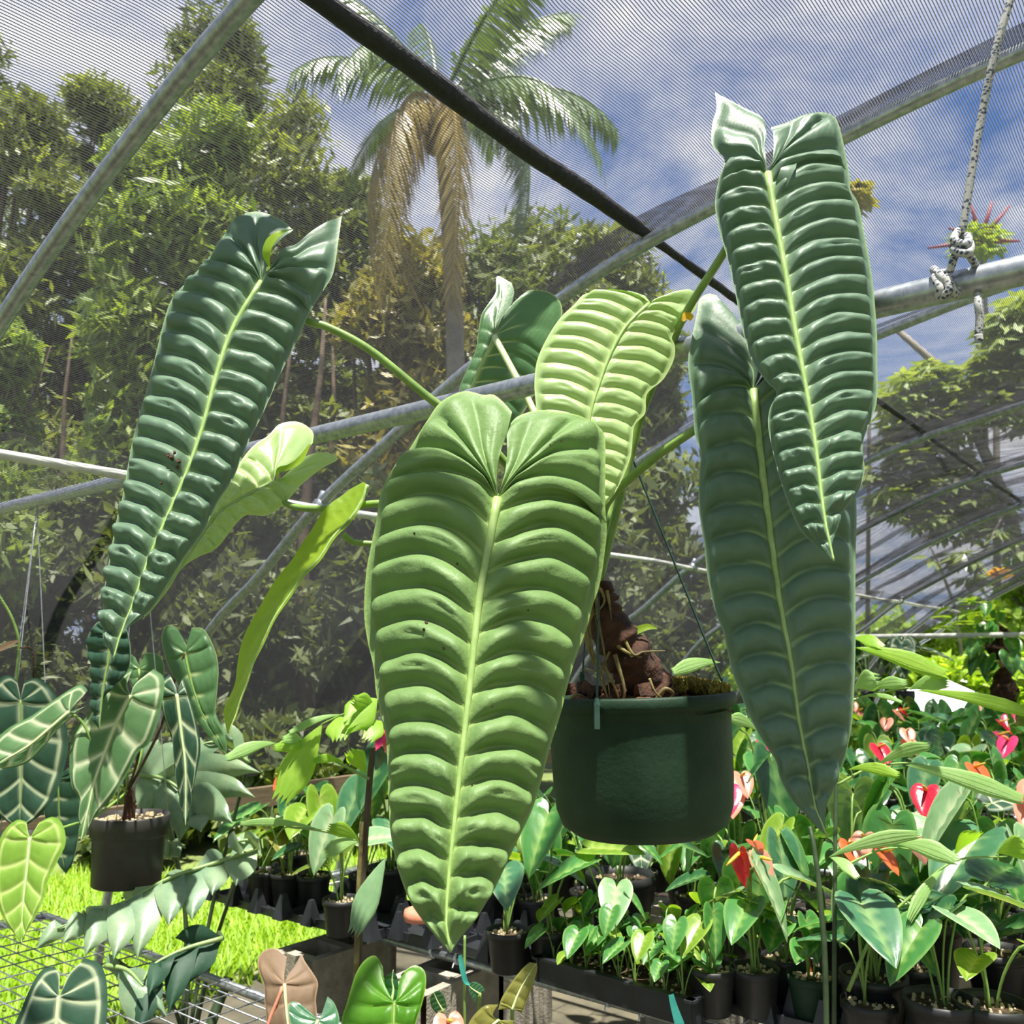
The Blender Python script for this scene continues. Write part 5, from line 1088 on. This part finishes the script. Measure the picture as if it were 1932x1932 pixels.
mon_leaf([(262, 1462), (310, 1470), (350, 1500), (372, 1545)], [(.0, .2, (300, 1395), 34, .05), (.1, .3, (340, 1400), 34, .05), (.2, .4, (492, 1458), 38, -.08), (.35, .55, (482, 1505), 40, -.08), (.5, .75, (440, 1555), 46, -.1), (.75, 1, (380, 1570), 34, -.1), (.05, .3, (270, 1550), 34, -.05), (.3, .55, (300, 1580), 30, -.06), (.55, .8, (338, 1590), 34, -.06)], 2.95, 2.9)
mon_leaf([(470, 1440), (430, 1405), (400, 1400), (370, 1408)], [(0, .4, (408, 1362), 30, .05), (.3, .7, (440, 1395), 24, -.05), (.5, 1, (365, 1425), 26, -.05)], 3.0, 2.95)
mon_leaf([(420, 1770), (350, 1790), (290, 1820), (270, 1850)], [(0, .3, (352, 1860), 40, -.08), (.0, .2, (330, 1770), 30, .0), (.25, .55, (318, 1915), 34, -.1), (.5, .8, (280, 1880), 26, -.1), (.7, 1, (262, 1960), 40, -.1)], 2.6, 2.45, 'leaf_velvet_dark')
mon_leaf([(200, 1822), (240, 1830), (270, 1860)], [(0, .5, (316, 1920), 34, -.06), (.3, 1, (264, 1960), 40, -.06), (.0, .3, (225, 1815), 30, .02)], 2.5, 2.4)
mon_leaf([(300, 1600), (330, 1590), (350, 1600)], [(0, .5, (340, 1618), 30, -.04), (.2, .9, (300, 1612), 26, -.04)], 3.0, 2.98)
mon_leaf([(482, 1600), (470, 1585), (440, 1590)], [(0, .6, (488, 1582), 30, -.05), (.3, 1, (430, 1600), 30, -.05)], 2.72, 2.7)
s0 = Vector((0, 0, 0))
for p in ([(486, 1600, 2.76)], [(262, 1462, 2.96)], [(470, 1440, 3.0)], [(420, 1770, 2.62)], [(200, 1822, 2.52)], [(300, 1600, 3.0)]):
    q = W(*p[0]) - mo; petiole(mon, [s0, Vector((q.x * .2, q.y * .2 + .15, q.z * .55)), Vector((q.x * .8, q.y + .1, q.z * .96)), q], .007, .005, 'stem_dark')
petiole(mon, [s0, Vector((.05, .1, .3)), Vector((.1, .2, .5))], .022, .016, 'stem_dark', 'stem')
# ------------------------------------------------------------------ plants rising from the aisle
def aisle(px, y, label, leaves, petmat='petiole', pr=.005, flower=None):
    b = W(px, 1932, y); b.z = .037
    t = empty('aisle_plant', b, 0, label, 'potted plant', None); p, s, g = POTS['l']; obj('pot', p, t); obj('soil', s, t)
    for q in leaves:
        traced(t, q, b); j = W(q['J'][0], q['J'][1], q['d'][0] + .012) - b
        petiole(t, [(0, 0, .18), (j.x * .3, j.y * .3 + .03, .18 + (j.z - .18) * .5), j + Vector((0, .05, -.1)) if not q.get('front') else j + Vector((-.03, -.03, -.12)), j if not q.get('front') else j + Vector((0, -.02, 0))], pr, pr * .8, petmat)
    return t
aisle(560, 2.2, 'old potted anthurium with a brown back-turned leaf before the lawn', [dict(J=(537, 1856), mid=[(540, 1900), (545, 1950), (550, 2010)], l=([(536, 1840), (539, 1822)], [(541, 1806), (517, 1789), (494, 1797), (486, 1820), (498, 1860), (500, 1900), (510, 1960), (550, 2010)]), r=([(542, 1842), (556, 1822)], [(569, 1799), (576, 1815), (592, 1838), (600, 1856), (596, 1885), (598, 1925), (590, 1975), (550, 2010)]), d=(2.2, 2.12), mat='brown_leaf', nv=(2, 4), fold=.0006, front=1),
   dict(J=(600, 1925), mid=[(590, 1950), (575, 2000)], l=([(592, 1915)], [(575, 1900), (560, 1890), (545, 1895), (548, 1930), (575, 2000)]), r=([(606, 1915)], [(618, 1880), (632, 1895), (640, 1930), (620, 1970), (575, 2000)]), d=(2.1, 2.05), mat='small_blue', nv=(2, 4))], 'terracotta')
aisle(740, 2.0, 'aisle anthurium with a bright translucent green heart leaf below the biggest leaf', [dict(J=(744, 1892), mid=[(742, 1950), (738, 2010), (735, 2090)], l=([(736, 1878), (726, 1856)], [(722, 1824), (709, 1803), (690, 1810), (672, 1836), (655, 1890), (644, 1932), (650, 2000), (690, 2060), (735, 2090)]), r=([(749, 1880), (754, 1850)], [(766, 1830), (782, 1821), (800, 1830), (804, 1854), (797, 1892), (785, 1930), (775, 1990), (755, 2050), (735, 2090)]), d=(2.0, 1.9), mat='leaf_bright', nv=(2, 5), amp=.22, fold=.0003, rib=.003, ribmat='petiole'),
   dict(J=(735, 1905), mid=[(742, 1870), (740, 1850), (742, 1830)], l=([(730, 1900)], [(724, 1895), (722, 1870), (726, 1845), (742, 1832)]), r=([(740, 1900)], [(748, 1895), (752, 1870), (750, 1845), (742, 1832)]), d=(2.06, 2.08), mat='small_deep', nv=(2, 4))])
aisle(960, 2.0, 'aisle anthurium with olive folded leaves below the seedling tray', [dict(J=(966, 1905), mid=[(980, 1870), (1000, 1835), (1012, 1818)], l=([(958, 1904)], [(940, 1905), (948, 1880), (975, 1840), (1000, 1815), (1012, 1818)]), r=([(972, 1906)], [(985, 1912), (995, 1885), (1008, 1850), (1014, 1826), (1012, 1818)]), d=(2.0, 2.02), mat='olive_leaf', nv=(2, 4), rib=.003),
   dict(J=(940, 1925), mid=[(900, 1960), (870, 2010)], l=([(930, 1915)], [(940, 1895), (910, 1900), (880, 1940), (870, 2010)]), r=([(950, 1925)], [(970, 1925), (955, 1960), (910, 2000), (870, 2010)]), d=(1.98, 1.95), mat='olive_leaf', nv=(2, 4), rib=.003),
   dict(J=(835, 1905), mid=[(826, 1890), (818, 1872)], l=([(838, 1900)], [(844, 1905), (838, 1880), (826, 1868), (818, 1872)]), r=([(830, 1902)], [(824, 1912), (814, 1900), (812, 1882), (818, 1872)]), d=(2.05, 2.05), mat='small_deep', nv=(2, 4), rib=.002),
   dict(J=(905, 1875), mid=[(890, 1865), (884, 1858)], l=([(908, 1870)], [(915, 1872), (910, 1860), (895, 1852), (884, 1858)]), r=([(900, 1880)], [(898, 1892), (888, 1880), (884, 1868), (884, 1858)]), d=(2.06, 2.06), mat='small_blue', nv=(2, 4), rib=.002)])
aisle(100, 2.25, 'aisle velvet anthurium with a broad dark white-veined leaf before the bare bench', [dict(J=(111, 1880), mid=[(106, 1930), (100, 2000), (95, 2090)], l=([(112, 1862), (112, 1840)], [(103, 1823), (78, 1831), (58, 1862), (40, 1905), (24, 1950), (30, 2010), (95, 2090)]), r=([(118, 1866), (132, 1836)], [(160, 1808), (190, 1820), (202, 1862), (200, 1930), (180, 2010), (95, 2090)]), d=(2.25, 2.15), mat='leaf_velvet_dark', white=.08, nv=(2, 5), rib=.004)])
# peach bloom and thin stems at the aisle
fb_ = W(845, 1932, 2.02); fb_.z = .037; t = empty('aisle_plant', fb_, 0, 'aisle anthurium with a peach bloom on a slim stalk tied with teal tape', 'potted plant'); p, s, g = POTS['l']; obj('pot', p, t); obj('soil', s, t)
petiole(t, [(0, 0, .18), W(874, 2100, 2.06) - fb_, W(876, 1850, 2.06) - fb_, W(877, 1765, 2.07) - fb_], .0035, .003, 'petiole', 'flower_stalk')
sp, sx, _ = fset('spathe_coral', 0.0, .075); f = empty_part('flower', t); f.location = W(845, 1926, 2.0) - fb_; f.rotation_euler = (.0, .0, -1.3); o = obj('spathe', sp, f); o.location = (-.05, 0, 0); o = obj('spadix', sx, f); o.location = (-.05, 0, 0)
petiole(t, [(0, 0, .18), W(846, 2080, 2.0) - fb_, W(845, 1928, 2.0) - fb_], .003, .003, 'petiole', 'flower_stalk')
strip_leaf(t, [W(x, y, 2.05) - fb_ for x, y in ((868, 1802), (872, 1825), (878, 1850), (886, 1858))], [.008, .012, .01, .004], 'tape', 'tape_tie')
o = strip_leaf(None, [W(x, y, 2.2) for x, y in ((1266, 1876), (1272, 1900), (1282, 1932), (1290, 1960))], [.012, .016, .022, .01], 'tape', 'teal_tape', fold=.0); tag(o, 'strip of teal plastic tape hanging from the bench corner', 'tape')
mb = MB(); mb.lathe([(0, 0), (.045, 0), (.05, .012), (.046, .03), (.03, .036), (0, .037)], 20); o = mb.build('terracotta_saucer', 'terracotta'); p = G(792, 1748, BZ + .06); o.location = (p.x, p.y, BZ + .078); tag(o, 'small orange clay saucer upturned on the tray cones behind the leaf tip', 'saucer')
# ------------------------------------------------------------------ far end: hanging pots and the fern-trunk totem
def far_hang(px, py, y, w_, hpx, label, n=5):
    b = W(px, py, y); t = empty('far_hanging_pot', b, 0, label, 'hanging plant', 'dark pots hanging from the white bar'); r = w_ / F_PX * y / 2; h = hpx / F_PX * y
    mb = MB(); mb.lathe([(0, 0), (r * .8, 0), (r * .95, h * .8), (r, h * .82), (r, h), (r * .9, h), (r * .88, h * .7)], 20); mb.build('pot', 'pot_black', t); mound(r * .9, .01, 2, 14, 'soil', 'soil', h * .88, t, 4, .005, 30)
    for k in range(n):
        o = obj('leaf', leafset('leaf_velvet_dark', .11, 1.5)[(k * 2 + 3) % 6], t); o.location = (0, 0, h * .8); o.rotation_euler.z = k * 1.3 + px
    top = H(7.9, (b.x * DV.x + b.y * DV.y), 1.70)
    petiole(t, [(0, 0, h * .8), Vector((0, 0, h * 1.6)), Vector((0, 0, 1.70 - b.z))], .004, .004, 'wire', 'hanger_wire')
    return t
far_hang(1640, 1352, 7.25, 24, 46, 'small black pot hanging from the white bar beside the dark quilted leaf', 3)
far_hang(1712, 1368, 7.05, 34, 62, 'dark pot of long drooping leaves hanging from the white bar', 7)
tb = W(1915, 1472, 7.4); stack(tb.x * DU.x + tb.y * DU.y, tb.x * DV.x + tb.y * DV.y, 3, .3, 'under the brown fern totem'); tt = empty('fern_trunk_totem', (tb.x, tb.y, .612), 0, 'rough brown tree-fern totem in a black pot overgrown with vine leaves', 'potted plant'); to = tt.location
mb = MB(); mb.lathe([(0, 0), (.14, 0), (.17, .23), (.18, .24), (.18, .28), (.16, .28), (.155, .22)], 20); mb.build('pot', 'pot_black', tt)
pts = [W(x, y, 7.4) - to for x, y in ((1912, 1450), (1908, 1400), (1900, 1340), (1893, 1280), (1886, 1230), (1882, 1195), (1880, 1180))]; pts = [Vector((p.x, 0, max(p.z, .1))) for p in pts]
P = cr([tuple(p) for p in pts], 6); mb = MB(); mb.tube([Vector(p) for p in P], [.085 + .02 * math.sin(i * 1.3) for i in range(len(P))], 14); me = mb.mesh('totem', 'bark')
for v in me.vertices: v.co += Vector((noise.noise(v.co * 30), noise.noise(v.co * 30 + Vector((5, 0, 0))), 0)) * .05
obj('totem', me, tt)
VL = [aleaf(.02, .05, .09, .085, -.4, 'vine', seed=50, pet_r=.002), aleaf(.0, .06, .1, .09, -.9, 'small_green', seed=51, pet_r=.002), aleaf(.03, .05, .08, .08, .1, 'small_lime', seed=52, pet_r=.002)]
for k in range(110):
    q = R.random() ** 1.6; i = int((1 - q) * (len(P) - 1)); o = obj('vine_leaf', VL[R.randrange(3)], tt); a = R.uniform(0, 6.28)
    rr = .09 + (.26 * R.random() if q < .35 else .02); o.location = Vector(P[i]) + Vector((math.cos(a) * rr, math.sin(a) * rr, R.uniform(-.06, .25 if q < .35 else .04))); o.rotation_euler.z = a; s = R.uniform(1.1, 1.9); o.scale = (s, s, s)
